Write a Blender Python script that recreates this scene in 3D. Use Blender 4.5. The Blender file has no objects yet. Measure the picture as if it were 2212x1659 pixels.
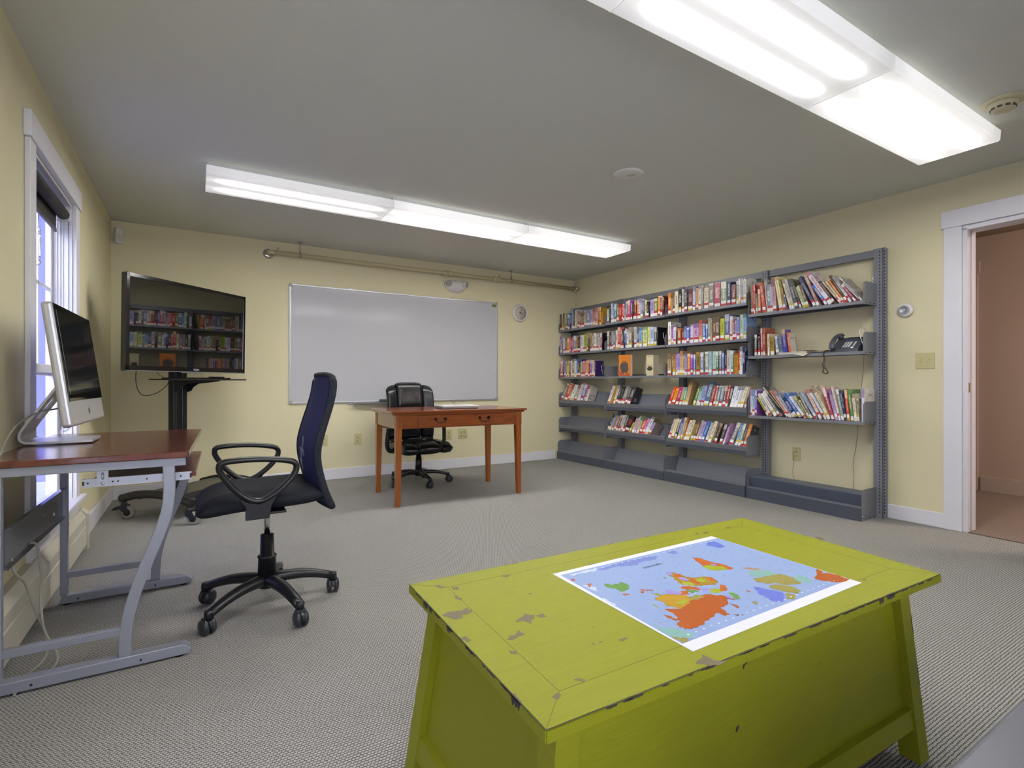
import bpy, bmesh, math, random
from mathutils import Vector, Matrix
R = math.radians
C = bpy.context.scene.collection
sc = bpy.context.scene

# ------------------------------------------------------------------ camera
H_CAM = 1.02
YAW = 0.55
cam = bpy.data.cameras.new('camera'); camo = bpy.data.objects.new('camera', cam); C.objects.link(camo)
camo.location = (0, 0, H_CAM); camo.rotation_euler = (R(90), 0, -YAW)
cam.sensor_fit = 'HORIZONTAL'; cam.sensor_width = 36.0; cam.lens = 1118.0/2212.0*36.0
cam.shift_y = -(829.5-827.0)/2212.0
cam.clip_start = 0.02; cam.clip_end = 100
sc.camera = camo
# ------------------------------------------------------------------ view, world
sc.view_settings.view_transform = 'Standard'; sc.view_settings.look = 'None'
sc.view_settings.gamma = 1.0; sc.view_settings.use_curve_mapping = False
sc.view_settings.exposure = 0.13
w = bpy.data.worlds.new('daylight'); sc.world = w; w.use_nodes = True
# overcast daylight: cool blue sky on the window-wall side, brighter white fill added behind the camera
wn = w.node_tree; bg = wn.nodes['Background']; tcw = wn.nodes.new('ShaderNodeTexCoord'); spw = wn.nodes.new('ShaderNodeSeparateXYZ'); wn.links.new(tcw.outputs['Generated'], spw.inputs[0])
mrw = wn.nodes.new('ShaderNodeMapRange'); mrw.inputs['From Min'].default_value = .35; mrw.inputs['From Max'].default_value = .75
ngw = wn.nodes.new('ShaderNodeMath'); ngw.operation = 'MULTIPLY'; ngw.inputs[1].default_value = -1; wn.links.new(spw.outputs[1], ngw.inputs[0]); wn.links.new(ngw.outputs[0], mrw.inputs['Value'])
mxw = wn.nodes.new('ShaderNodeMix'); mxw.data_type = 'RGBA'; wn.links.new(mrw.outputs[0], mxw.inputs['Factor'])
mxw.inputs['A'].default_value = (.38, .42, 1.7, 1); mxw.inputs['B'].default_value = (6.4, 6.6, 7.6, 1)
wn.links.new(mxw.outputs['Result'], bg.inputs[0]); bg.inputs[1].default_value = 1.0

# ------------------------------------------------------------------ room measures (metres)
XL, XR, YB, YF, HC = -0.620, 4.483, 5.654, -1.7, 2.433

# ------------------------------------------------------------------ material helpers
def lin(hx):
    v = [int(hx[i:i+2], 16)/255 for i in (0, 2, 4)]
    return tuple((c/12.92 if c <= .04045 else ((c+.055)/1.055)**2.4) for c in v) + (1,)
MATS = {}
def mat(name, hx, rough=.6, metal=0., spec=.5, bump=None, emit=None, coat=0., var=None, alpha=None):
    """plain procedural material. bump=(scale, strength[, distance]); var=(scale, amount) mottling"""
    if name in MATS: return MATS[name]
    m = bpy.data.materials.new(name); m.use_nodes = True; MATS[name] = m
    nt = m.node_tree; b = nt.nodes['Principled BSDF']
    col = lin(hx) if isinstance(hx, str) else hx
    b.inputs['Base Color'].default_value = col
    b.inputs['Roughness'].default_value = rough; b.inputs['Metallic'].default_value = metal
    b.inputs['Specular IOR Level'].default_value = spec
    b.inputs['Coat Weight'].default_value = coat; b.inputs['Coat Roughness'].default_value = .12
    if emit: b.inputs['Emission Color'].default_value = lin(emit[0]); b.inputs['Emission Strength'].default_value = emit[1]
    tc = None
    if bump or var:
        tc = nt.nodes.new('ShaderNodeTexCoord')
    if bump:
        n = nt.nodes.new('ShaderNodeTexNoise'); n.inputs['Scale'].default_value = bump[0]; n.inputs['Detail'].default_value = 3
        nt.links.new(tc.outputs['Object'], n.inputs['Vector'])
        bp = nt.nodes.new('ShaderNodeBump'); bp.inputs['Strength'].default_value = bump[1]
        bp.inputs['Distance'].default_value = bump[2] if len(bump) > 2 else .002
        nt.links.new(n.outputs['Fac'], bp.inputs['Height']); nt.links.new(bp.outputs['Normal'], b.inputs['Normal'])
    if var:
        n2 = nt.nodes.new('ShaderNodeTexNoise'); n2.inputs['Scale'].default_value = var[0]; n2.inputs['Detail'].default_value = 4
        nt.links.new(tc.outputs['Object'], n2.inputs['Vector'])
        mx = nt.nodes.new('ShaderNodeMix'); mx.data_type = 'RGBA'
        mx.inputs['A'].default_value = tuple(c*(1-var[1]) for c in col[:3])+(1,)
        mx.inputs['B'].default_value = tuple(min(1, c*(1+var[1])) for c in col[:3])+(1,)
        nt.links.new(n2.outputs['Fac'], mx.inputs['Factor']); nt.links.new(mx.outputs['Result'], b.inputs['Base Color'])
    return m
def nd(nt, kind, **kw):
    n = nt.nodes.new(kind)
    for k, v in kw.items():
        if k.startswith('_'): setattr(n, k[1:], v)
        else: n.inputs[k.replace('__', ' ')].default_value = v
    return n
def math_n(nt, op, a, b=None, c=None):
    n = nt.nodes.new('ShaderNodeMath'); n.operation = op
    for i, v in enumerate((a, b, c)):
        if v is None: continue
        if hasattr(v, 'is_linked') or hasattr(v, 'links'): nt.links.new(v, n.inputs[i])
        else: n.inputs[i].default_value = v
    return n.outputs[0]
def mixc(nt, fac, a, b):
    n = nt.nodes.new('ShaderNodeMix'); n.data_type = 'RGBA'
    for key, v in (('Factor', fac), ('A', a), ('B', b)):
        if hasattr(v, 'links'): nt.links.new(v, n.inputs[key])
        else: n.inputs[key].default_value = v
    return n.outputs['Result']

def carpet_material(name, light, dark, tint=None):
    m = bpy.data.materials.new(name); m.use_nodes = True; nt = m.node_tree; b = nt.nodes['Principled BSDF']
    b.inputs['Roughness'].default_value = .95; b.inputs['Specular IOR Level'].default_value = .1
    tc = nt.nodes.new('ShaderNodeTexCoord'); sp = nt.nodes.new('ShaderNodeSeparateXYZ'); nt.links.new(tc.outputs['Object'], sp.inputs[0])
    # wobble
    nz = nd(nt, 'ShaderNodeTexNoise', Scale=60., Detail=2.); nt.links.new(tc.outputs['Object'], nz.inputs['Vector'])
    wob = math_n(nt, 'MULTIPLY', math_n(nt, 'SUBTRACT', nz.outputs['Fac'], .5), .006)
    py, px = .0095, .0105
    v = math_n(nt, 'DIVIDE', math_n(nt, 'ADD', sp.outputs[1], wob), py)
    row = math_n(nt, 'FLOOR', v); fv = math_n(nt, 'SUBTRACT', math_n(nt, 'SUBTRACT', v, row), .5)
    off = math_n(nt, 'MULTIPLY', math_n(nt, 'MODULO', row, 2.), .5)
    u = math_n(nt, 'ADD', math_n(nt, 'DIVIDE', math_n(nt, 'ADD', sp.outputs[0], wob), px), off)
    fu = math_n(nt, 'SUBTRACT', math_n(nt, 'FRACT', u), .5)
    fu = math_n(nt, 'MULTIPLY', fu, .9)
    d = math_n(nt, 'SQRT', math_n(nt, 'ADD', math_n(nt, 'MULTIPLY', fu, fu), math_n(nt, 'MULTIPLY', fv, fv)))
    hgt = math_n(nt, 'SUBTRACT', 1., math_n(nt, 'MULTIPLY', d, 1.55))
    ramp = nt.nodes.new('ShaderNodeMapRange'); ramp.inputs['From Min'].default_value = .12; ramp.inputs['From Max'].default_value = .55
    nt.links.new(hgt, ramp.inputs['Value'])
    n3 = nd(nt, 'ShaderNodeTexNoise', Scale=140., Detail=3.); nt.links.new(tc.outputs['Object'], n3.inputs['Vector'])
    n4 = nd(nt, 'ShaderNodeTexNoise', Scale=1.3, Detail=3.); nt.links.new(tc.outputs['Object'], n4.inputs['Vector'])
    lt = mixc(nt, n3.outputs['Fac'], tuple(c*.72 for c in lin(light)[:3])+(1,), tuple(min(1, c*1.22) for c in lin(light)[:3])+(1,))
    lt = mixc(nt, math_n(nt, 'MULTIPLY', n4.outputs['Fac'], .25), lt, lin('98958d'))
    col = mixc(nt, ramp.outputs[0], lin(dark), lt)
    nt.links.new(col, b.inputs['Base Color'])
    bp = nd(nt, 'ShaderNodeBump', Strength=.6, Distance=.003); nt.links.new(hgt, bp.inputs['Height']); nt.links.new(bp.outputs['Normal'], b.inputs['Normal'])
    return m

def wood_material(name, c1, c2, rough=.25, axis=0, scale=(1.2, 14, 14), coat=.3):
    m = bpy.data.materials.new(name); m.use_nodes = True; nt = m.node_tree; b = nt.nodes['Principled BSDF']
    b.inputs['Roughness'].default_value = rough; b.inputs['Coat Weight'].default_value = coat; b.inputs['Coat Roughness'].default_value = .15
    tc = nt.nodes.new('ShaderNodeTexCoord'); mp = nt.nodes.new('ShaderNodeMapping'); mp.inputs['Scale'].default_value = scale
    nt.links.new(tc.outputs['Object'], mp.inputs[0])
    n = nd(nt, 'ShaderNodeTexNoise', Scale=4., Detail=6., Distortion=.4); nt.links.new(mp.outputs[0], n.inputs['Vector'])
    r = nt.nodes.new('ShaderNodeMapRange'); r.inputs['From Min'].default_value = .3; r.inputs['From Max'].default_value = .7
    nt.links.new(n.outputs['Fac'], r.inputs['Value'])
    nt.links.new(mixc(nt, r.outputs[0], lin(c1), lin(c2)), b.inputs['Base Color'])
    return m

def green_paint():
    m = bpy.data.materials.new('worn_green_paint'); m.use_nodes = True; nt = m.node_tree; b = nt.nodes['Principled BSDF']
    b.inputs['Roughness'].default_value = .5; b.inputs['Specular IOR Level'].default_value = .25
    tc = nt.nodes.new('ShaderNodeTexCoord'); mp = nt.nodes.new('ShaderNodeMapping'); mp.inputs['Scale'].default_value = (1.5, 40, 40)
    nt.links.new(tc.outputs['Object'], mp.inputs[0])
    n = nd(nt, 'ShaderNodeTexNoise', Scale=6., Detail=5.); nt.links.new(mp.outputs[0], n.inputs['Vector'])
    c = mixc(nt, n.outputs['Fac'], lin('7d7f10'), lin('90921b'))
    n2 = nd(nt, 'ShaderNodeTexNoise', Scale=3., Detail=4.); nt.links.new(tc.outputs['Object'], n2.inputs['Vector'])
    c = mixc(nt, math_n(nt, 'MULTIPLY', n2.outputs['Fac'], .35), c, lin('7f8222'))
    # small worn-through spots
    n3 = nd(nt, 'ShaderNodeTexNoise', Scale=38., Detail=5., Roughness=.6); nt.links.new(tc.outputs['Object'], n3.inputs['Vector'])
    spot = nt.nodes.new('ShaderNodeMapRange'); spot.inputs['From Min'].default_value = .735; spot.inputs['From Max'].default_value = .745
    nt.links.new(n3.outputs['Fac'], spot.inputs['Value'])
    c = mixc(nt, spot.outputs[0], c, lin('4c4535'))
    nt.links.new(c, b.inputs['Base Color'])
    bp = nd(nt, 'ShaderNodeBump', Strength=.25, Distance=.001); nt.links.new(n.outputs['Fac'], bp.inputs['Height']); nt.links.new(bp.outputs['Normal'], b.inputs['Normal'])
    return m

def mesh_fabric(name, c1, c2, pitch=.004, rough=.8):
    m = bpy.data.materials.new(name); m.use_nodes = True; nt = m.node_tree; b = nt.nodes['Principled BSDF']
    b.inputs['Roughness'].default_value = rough; b.inputs['Specular IOR Level'].default_value = .25
    tc = nt.nodes.new('ShaderNodeTexCoord')
    v = nd(nt, 'ShaderNodeTexVoronoi', Scale=1/pitch, Randomness=.15); nt.links.new(tc.outputs['Object'], v.inputs['Vector'])
    r = nt.nodes.new('ShaderNodeMapRange'); r.inputs['From Min'].default_value = .25; r.inputs['From Max'].default_value = .55
    nt.links.new(v.outputs['Distance'], r.inputs['Value'])
    nt.links.new(mixc(nt, r.outputs[0], lin(c1), lin(c2)), b.inputs['Base Color'])
    bp = nd(nt, 'ShaderNodeBump', Strength=.3, Distance=.001); nt.links.new(v.outputs['Distance'], bp.inputs['Height']); nt.links.new(bp.outputs['Normal'], b.inputs['Normal'])
    return m

def lens_material(name, lo, half, strength, tubes):
    """lit prismatic lens with the tubes glowing through it (they run along X)"""
    m = bpy.data.materials.new(name); m.use_nodes = True; nt = m.node_tree; b = nt.nodes['Principled BSDF']
    b.inputs['Base Color'].default_value = (.8, .8, .8, 1); b.inputs['Roughness'].default_value = .35
    tc = nt.nodes.new('ShaderNodeTexCoord'); sp = nt.nodes.new('ShaderNodeSeparateXYZ'); nt.links.new(tc.outputs['Object'], sp.inputs[0])
    glow = None; wide = None
    for t in tubes:
        dd = math_n(nt, 'SUBTRACT', sp.outputs[1], t); d2 = math_n(nt, 'MULTIPLY', dd, dd)
        g = math_n(nt, 'EXPONENT', math_n(nt, 'MULTIPLY', d2, -1/(2*.017**2))); wd_ = math_n(nt, 'EXPONENT', math_n(nt, 'MULTIPLY', d2, -1/(2*.05**2)))
        glow = g if glow is None else math_n(nt, 'ADD', glow, g); wide = wd_ if wide is None else math_n(nt, 'ADD', wide, wd_)
    # fade towards the lamp ends
    ex = math_n(nt, 'ABSOLUTE', sp.outputs[0])
    er = nt.nodes.new('ShaderNodeMapRange'); er.inputs['From Min'].default_value = .605; er.inputs['From Max'].default_value = .43; er.inputs['To Min'].default_value = .72; er.interpolation_type = 'SMOOTHSTEP'
    nt.links.new(ex, er.inputs['Value'])
    vor = nd(nt, 'ShaderNodeTexVoronoi', Scale=190., Randomness=0.); nt.links.new(tc.outputs['Object'], vor.inputs['Vector'])
    pr = math_n(nt, 'ADD', .93, math_n(nt, 'MULTIPLY', vor.outputs['Distance'], .14))
    e2 = math_n(nt, 'POWER', math_n(nt, 'MAXIMUM', math_n(nt, 'DIVIDE', math_n(nt, 'SUBTRACT', er.outputs[0], .72), .28), 0.), 3.)
    s = math_n(nt, 'ADD', math_n(nt, 'MULTIPLY', math_n(nt, 'ADD', lo, math_n(nt, 'MULTIPLY', wide, lo*1.05)), er.outputs[0]), math_n(nt, 'MULTIPLY', math_n(nt, 'MULTIPLY', glow, strength), e2))
    s = math_n(nt, 'MULTIPLY', s, pr)
    b.inputs['Emission Color'].default_value = (1., .985, .965, 1)
    nt.links.new(s, b.inputs['Emission Strength'])
    return m

# ------------------------------------------------------------------ mesh helpers
def BM(): return bmesh.new()
def box(bm, a, b, mi=0, M=None):
    x0, y0, z0 = a; x1, y1, z1 = b
    if x0 > x1: x0, x1 = x1, x0
    if y0 > y1: y0, y1 = y1, y0
    if z0 > z1: z0, z1 = z1, z0
    vs = [bm.verts.new((x, y, z)) for z in (z0, z1) for x, y in ((x0, y0), (x1, y0), (x1, y1), (x0, y1))]
    fs = [(3, 2, 1, 0), (4, 5, 6, 7), (0, 1, 5, 4), (1, 2, 6, 5), (2, 3, 7, 6), (3, 0, 4, 7)]
    out = []
    for f in fs:
        fc = bm.faces.new([vs[i] for i in f]); fc.material_index = mi; out.append(fc)
    if M is not None:
        for v in vs: v.co = M @ v.co
    return vs, out
def rbox(bm, a, b, r=.004, seg=2, mi=0, M=None):
    t = bmesh.new(); box(t, a, b)
    bmesh.ops.bevel(t, geom=t.edges[:], offset=r, segments=seg, profile=.5, affect='EDGES')
    add_bm(bm, t, mi, M)
def add_bm(bm, t, mi=0, M=None, keepmi=False):
    mp = {}
    for v in t.verts: mp[v] = bm.verts.new(M @ v.co if M is not None else v.co)
    for f in t.faces:
        try:
            n = bm.faces.new([mp[v] for v in f.verts]); n.material_index = f.material_index if keepmi else mi; n.smooth = f.smooth
        except ValueError: pass
    t.free()
def prism(bm, pts, d, mi=0, M=None, smooth=False):
    """pts: closed polygon of 3D points; extruded by vector d"""
    d = Vector(d); A = [bm.verts.new(Vector(p)) for p in pts]; B = [bm.verts.new(Vector(p)+d) for p in pts]
    n = len(pts)
    fs = [bm.faces.new(A[::-1]), bm.faces.new(B)]
    for i in range(n):
        f = bm.faces.new((A[i], A[(i+1) % n], B[(i+1) % n], B[i])); f.smooth = smooth; fs.append(f)
    for f in fs: f.material_index = mi
    if M is not None:
        for v in A+B: v.co = M @ v.co
    return A+B
def tube(bm, pts, r, seg=10, mi=0, closed=False, up=(0, 0, 1), caps=True, sx=1., sy=1., square=False, M=None):
    """swept tube; r scalar or list; sx,sy section scale (sy along 'up'); square -> 4 sided bar"""
    P = [Vector(p) for p in pts]; n = len(P); rs = r if isinstance(r, (list, tuple)) else [r]*n
    up = Vector(up); rings = []
    for i in range(n):
        if closed: t = (P[(i+1) % n]-P[i-1])
        elif i == 0: t = P[1]-P[0]
        elif i == n-1: t = P[-1]-P[-2]
        else: t = (P[i+1]-P[i]).normalized()+(P[i]-P[i-1]).normalized()
        t = t.normalized() if t.length > 1e-9 else Vector((0, 0, 1))
        s = t.cross(up)
        if s.length < 1e-4: s = t.cross(Vector((0, 1, 0))) if abs(t.y) < .9 else t.cross(Vector((1, 0, 0)))
        s.normalize(); u = s.cross(t).normalized()
        ring = []
        if square:
            for a, b in ((-1, -1), (1, -1), (1, 1), (-1, 1)): ring.append(bm.verts.new(P[i]+s*a*rs[i]*sx+u*b*rs[i]*sy))
        else:
            for k in range(seg):
                a = 2*math.pi*k/seg; ring.append(bm.verts.new(P[i]+s*math.cos(a)*rs[i]*sx+u*math.sin(a)*rs[i]*sy))
        rings.append(ring)
    m = len(rings[0])
    for i in range(n if closed else n-1):
        a, b = rings[i], rings[(i+1) % n]
        for k in range(m):
            f = bm.faces.new((a[k], a[(k+1) % m], b[(k+1) % m], b[k])); f.material_index = mi; f.smooth = not square
    if caps and not closed:
        f = bm.faces.new(rings[0][::-1]); f.material_index = mi; f = bm.faces.new(rings[-1]); f.material_index = mi
    if M is not None:
        for rg in rings:
            for v in rg: v.co = M @ v.co
def lathe(bm, prof, c=(0, 0, 0), seg=24, mi=0, axis='Z', M=None, smooth=True):
    """prof: (radius, height) pairs revolved about the axis through c"""
    c = Vector(c); rings = []
    def pt(r, h, a):
        if axis == 'Z': return Vector((r*math.cos(a), r*math.sin(a), h))
        if axis == 'Y': return Vector((r*math.cos(a), h, r*math.sin(a)))
        return Vector((h, r*math.cos(a), r*math.sin(a)))
    for r, h in prof:
        if r < 1e-6: rings.append([bm.verts.new(c+pt(0, h, 0))])
        else: rings.append([bm.verts.new(c+pt(r, h, 2*math.pi*k/seg)) for k in range(seg)])
    for A, B in zip(rings, rings[1:]):
        for k in range(seg):
            if len(A) == 1 and len(B) == 1: continue
            if len(A) == 1: f = bm.faces.new((A[0], B[(k+1) % seg], B[k]))
            elif len(B) == 1: f = bm.faces.new((A[k], A[(k+1) % seg], B[0]))
            else: f = bm.faces.new((A[k], A[(k+1) % seg], B[(k+1) % seg], B[k]))
            f.smooth = smooth; f.material_index = mi
    if M is not None:
        for rg in rings:
            for v in rg: v.co = M @ v.co
def grid(bm, fn, nu, nv, mi=0, closed_u=False, smooth=True):
    g = [[bm.verts.new(fn(i/(nu if closed_u else nu-1), j/(nv-1))) for j in range(nv)] for i in range(nu)]
    for i in range(nu if closed_u else nu-1):
        for j in range(nv-1):
            f = bm.faces.new((g[i][j], g[(i+1) % nu][j], g[(i+1) % nu][j+1], g[i][j+1])); f.smooth = smooth; f.material_index = mi
    return g
def smooth_path(pts, n=4, closed=False):
    P = [Vector(p) for p in pts]; out = []; N = len(P)
    for i in range(N if closed else N-1):
        p0 = P[i-1] if (closed or i > 0) else P[0]; p1 = P[i]; p2 = P[(i+1) % N]
        p3 = P[(i+2) % N] if (closed or i+2 < N) else P[-1]
        for k in range(n):
            t = k/n; out.append(.5*((2*p1)+(-p0+p2)*t+(2*p0-5*p1+4*p2-p3)*t*t+(-p0+3*p1-3*p2+p3)*t**3))
    if not closed: out.append(P[-1])
    return out
def obj(name, bm, mats, parent=None, loc=None, smooth=None, bevel=None, flip=True):
    if flip: bmesh.ops.recalc_face_normals(bm, faces=bm.faces[:])
    me = bpy.data.meshes.new(name); bm.to_mesh(me); bm.free()
    for m in (mats if isinstance(mats, (list, tuple)) else [mats]): me.materials.append(m)
    o = bpy.data.objects.new(name, me); C.objects.link(o)
    if parent is not None:
        o.parent = parent
        # shapes are modelled in world coordinates unless loc is given
        if loc is None: o.matrix_parent_inverse = Matrix.Identity(4); me.transform(PINV(parent))
    if loc is not None: o.location = loc
    if bevel: 
        md = o.modifiers.new('bevel', 'BEVEL'); md.width = bevel; md.segments = 2; md.limit_method = 'ANGLE'; md.angle_limit = R(40)
    return o
def PINV(p):
    M = Matrix.Identity(4); q = p; chain = []
    while q is not None: chain.append(q); q = q.parent
    for q in reversed(chain):
        M = M @ (Matrix.Translation(q.location) @ q.rotation_euler.to_matrix().to_4x4())
    return M.inverted()
def thing(name, label, cat, loc=(0, 0, 0), rotz=0, group=None):
    o = bpy.data.objects.new(name, None); C.objects.link(o); o.empty_display_size = .05
    o.location = loc; o.rotation_euler = (0, 0, rotz); o['label'] = label; o['category'] = cat
    if group: o['group'] = group
    return o
def tag(o, label, cat, group=None):
    o['label'] = label; o['category'] = cat
    if group: o['group'] = group
    return o
def struct(name, bm, m, **kw):
    o = obj(name, bm, m, **kw)
    if o.parent is None: o['kind'] = 'structure'
    return o
def TR(x, y, z, rz=0., rx=0., ry=0.):
    return Matrix.Translation((x, y, z)) @ Matrix.Rotation(rz, 4, 'Z') @ Matrix.Rotation(ry, 4, 'Y') @ Matrix.Rotation(rx, 4, 'X')
def text_obj(name, s, size, M, m, parent, depth=.0006):
    cu = bpy.data.curves.new(name, 'FONT'); cu.body = s; cu.size = size; cu.extrude = depth; cu.align_x = 'CENTER'; cu.align_y = 'CENTER'; cu.resolution_u = 2
    t = bpy.data.objects.new(name, cu); C.objects.link(t)
    dg = bpy.context.evaluated_depsgraph_get(); dg.update()
    me = bpy.data.meshes.new_from_object(t.evaluated_get(dg)); bpy.data.objects.remove(t)
    me.transform(M); me.materials.clear(); me.materials.append(m)
    o = bpy.data.objects.new(name, me); C.objects.link(o)
    if parent is not None: o.parent = parent; me.transform(PINV(parent))
    return o

# ------------------------------------------------------------------ materials
M_WALL = mat('wall_paint', 'd5cdaa', .85, spec=.2, bump=(220, .12, .001))
M_CEIL = mat('ceiling_paint', 'cdcec5', .9, spec=.15, bump=(180, .12, .001))
M_TRIM = mat('trim_paint', 'd9d8dc', .45, spec=.4)
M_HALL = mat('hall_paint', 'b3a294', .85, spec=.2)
M_CARP = carpet_material('loop_carpet', 'adaba6', '35332f')
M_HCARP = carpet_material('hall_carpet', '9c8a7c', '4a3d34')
M_STEEL = mat('shelf_grey_steel', '7a7c83', .42, metal=.15, spec=.5)
M_STEELD = mat('shelf_dark_steel', '4c515c', .5, metal=.1)
M_BLACKM = mat('black_metal', '17181a', .4, spec=.5)
M_BLACKP = mat('black_plastic', '202227', .38, spec=.5)
M_SILVER = mat('silver_metal', 'c7c9cc', .32, metal=.85)
M_CHROME = mat('chrome', 'd8d8da', .12, metal=1.)
M_WPLAST = mat('white_plastic', 'd8d6d0', .4)
M_ALMOND = mat('almond_plastic', 'bfb684', .4)
M_PLATE_D = mat('dark_slot', '2a2620', .6)
M_DARK = mat('deep_black', '050505', .7)
# ================================================================== THE ROOM
T = .12
DY0, DY1, DZ = .50, 1.392, 2.075          # doorway in the right wall (clear opening)
WINS = [(3.07, 3.99, .335, 2.07), (.15, 1.07, .335, 2.07), (-1.35, -.43, .335, 2.07)]  # last two are out of view, placed to bring in extra daylight
FW = (-.35, 1.35, .55, 2.15)        # unseen opening added behind the camera to let in fill light
def wall_with_holes(bm, fixed, lo, hi, z0, z1, holes, axis, thick):
    """axis 'Y': wall runs along Y at x=fixed, thickness towards +thick"""
    hs = sorted(holes); cur = lo
    def b(a, c, za, zb):
        if c-a > 1e-4 and zb-za > 1e-4: box(bm, (fixed, a, za), (fixed+thick, c, zb))
    for (a, c, za, zb) in hs:
        b(cur, a, z0, z1); b(a, c, z0, za); b(a, c, zb, z1); cur = c
    b(cur, hi, z0, z1)
bm = BM(); box(bm, (XL-T, YF-T, -.1), (XR, YB+T, 0)); struct('floor', bm, M_CARP)
bm = BM(); box(bm, (XL-T, YF-T, HC), (XR+T, YB+T, HC+.1)); struct('ceiling', bm, M_CEIL)
bm = BM(); box(bm, (XL-T, YB, 0), (XR+T, YB+T, HC)); struct('wall_back', bm, M_WALL)
bm = BM(); wall_with_holes(bm, XL, YF, YB, 0, HC, WINS, 'Y', -T); struct('wall_left', bm, M_WALL)
bm = BM(); wall_with_holes(bm, XR, YF, YB, 0, HC, [(DY0-.02, DY1+.02, 0, DZ+.02)], 'Y', T); struct('wall_right', bm, M_WALL)
bm = BM(); box(bm, (XL-T, YF-T, 0), (FW[0], YF, HC)); box(bm, (FW[1], YF-T, 0), (XR+T, YF, HC)); box(bm, (FW[0], YF-T, 0), (FW[1], YF, FW[2])); box(bm, (FW[0], YF-T, FW[3]), (FW[1], YF, HC)); struct('wall_front', bm, M_WALL)
# hall beyond the doorway
bm = BM(); box(bm, (XR, -1.2, -.1), (6.36+T, 3.4, -.001)); struct('floor_hall', bm, M_HCARP)
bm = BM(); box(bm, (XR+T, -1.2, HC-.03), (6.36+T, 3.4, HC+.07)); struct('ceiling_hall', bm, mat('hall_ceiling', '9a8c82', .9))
bm = BM(); box(bm, (6.36, -1.2, 0), (6.36+T, 3.4, HC-.03)); struct('wall_hall_far', bm, M_HALL)
bm = BM(); box(bm, (XR+T, 3.4, 0), (6.36+T, 3.4+T, HC-.03)); box(bm, (XR+T, -1.2-T, 0), (6.36+T, -1.2, HC-.03)); struct('wall_hall_ends', bm, M_HALL)
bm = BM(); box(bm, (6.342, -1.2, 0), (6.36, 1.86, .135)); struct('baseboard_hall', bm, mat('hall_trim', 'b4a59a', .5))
bm = BM(); box(bm, (6.335, 1.88, 0), (6.36, 1.98, 2.06)); box(bm, (6.33, 1.865, 2.06), (6.36, 3.0, 2.17)); struct('trim_2', bm, MATS['hall_trim'])
bm = BM(); box(bm, (6.345, 1.98, 0), (6.36, 2.85, 2.06)); struct('door_2', bm, MATS['hall_trim'])
t = thing('hall_fill_lamp', 'unseen round ceiling lamp added to light the hall beyond the doorway', 'ceiling light', (5.4, -.45, HC-.03))  # out of view, put in to brighten the hall
bm = BM(); lathe(bm, [(0, 0), (.16, 0), (.16, -.02), (.12, -.06), (0, -.075)], (5.4, -.45, HC-.031), 32); obj('shade', bm, mat('hall_fill_glow', 'e8d8c4', .5, emit=('ffeee6', 180.)), t)
# baseboards
bm = BM(); rbox(bm, (XL, YB-.016, 0), (4.14, YB, .115), .004); struct('baseboard_back', bm, M_TRIM)
bm = BM(); rbox(bm, (XL, 4.13, 0), (XL+.016, YB, .13), .004); struct('baseboard_left', bm, M_TRIM)
bm = BM(); rbox(bm, (XR-.016, 1.505, 0), (XR, 1.86, .105), .004); struct('baseboard_right', bm, M_TRIM)
# door casing, jamb
bm = BM()
rbox(bm, (XR-.02, DY1+.015, 0), (XR, DY1+.118, DZ+.02), .003)
rbox(bm, (XR-.02, DY0-.118, 0), (XR, DY0-.015, DZ+.02), .003)
rbox(bm, (XR-.026, DY0-.135, DZ+.02), (XR, DY1+.130, DZ+.138), .003)
struct('trim_1', bm, M_TRIM)
door = BM()
for a, b in (((XR-.004, DY1-.012, 0), (XR+.045, DY1+.02, DZ)), ((XR+.075, DY1-.012, 0), (XR+T+.02, DY1+.02, DZ))): rbox(door, a, b, .003)
box(door, (XR+.045, DY1+.006, 0), (XR+.075, DY1+.02, DZ))
for a, b in (((XR-.004, DY0-.02, 0), (XR+.045, DY0+.012, DZ)), ((XR+.075, DY0-.02, 0), (XR+T+.02, DY0+.012, DZ))): rbox(door, a, b, .003)
rbox(door, (XR-.004, DY0-.02, DZ-.012), (XR+.045, DY1+.02, DZ+.02), .003); rbox(door, (XR+.075, DY0-.02, DZ-.012), (XR+T+.02, DY1+.02, DZ+.02), .003)
jamb = struct('door_1', door, M_TRIM)
bm = BM(); rbox(bm, (XR+.012, DY1-.0145, .955), (XR+.034, DY1-.011, 1.02), .001); obj('strike_plate', bm, mat('brass', 'a8914f', .3, metal=.9), jamb)
bm = BM(); box(bm, (XR-.004, DY0, .0), (XR+.014, DY1-.012, .0025)); struct('trim_3', bm, mat('carpet_seam', '4a3f34', .9))

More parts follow.
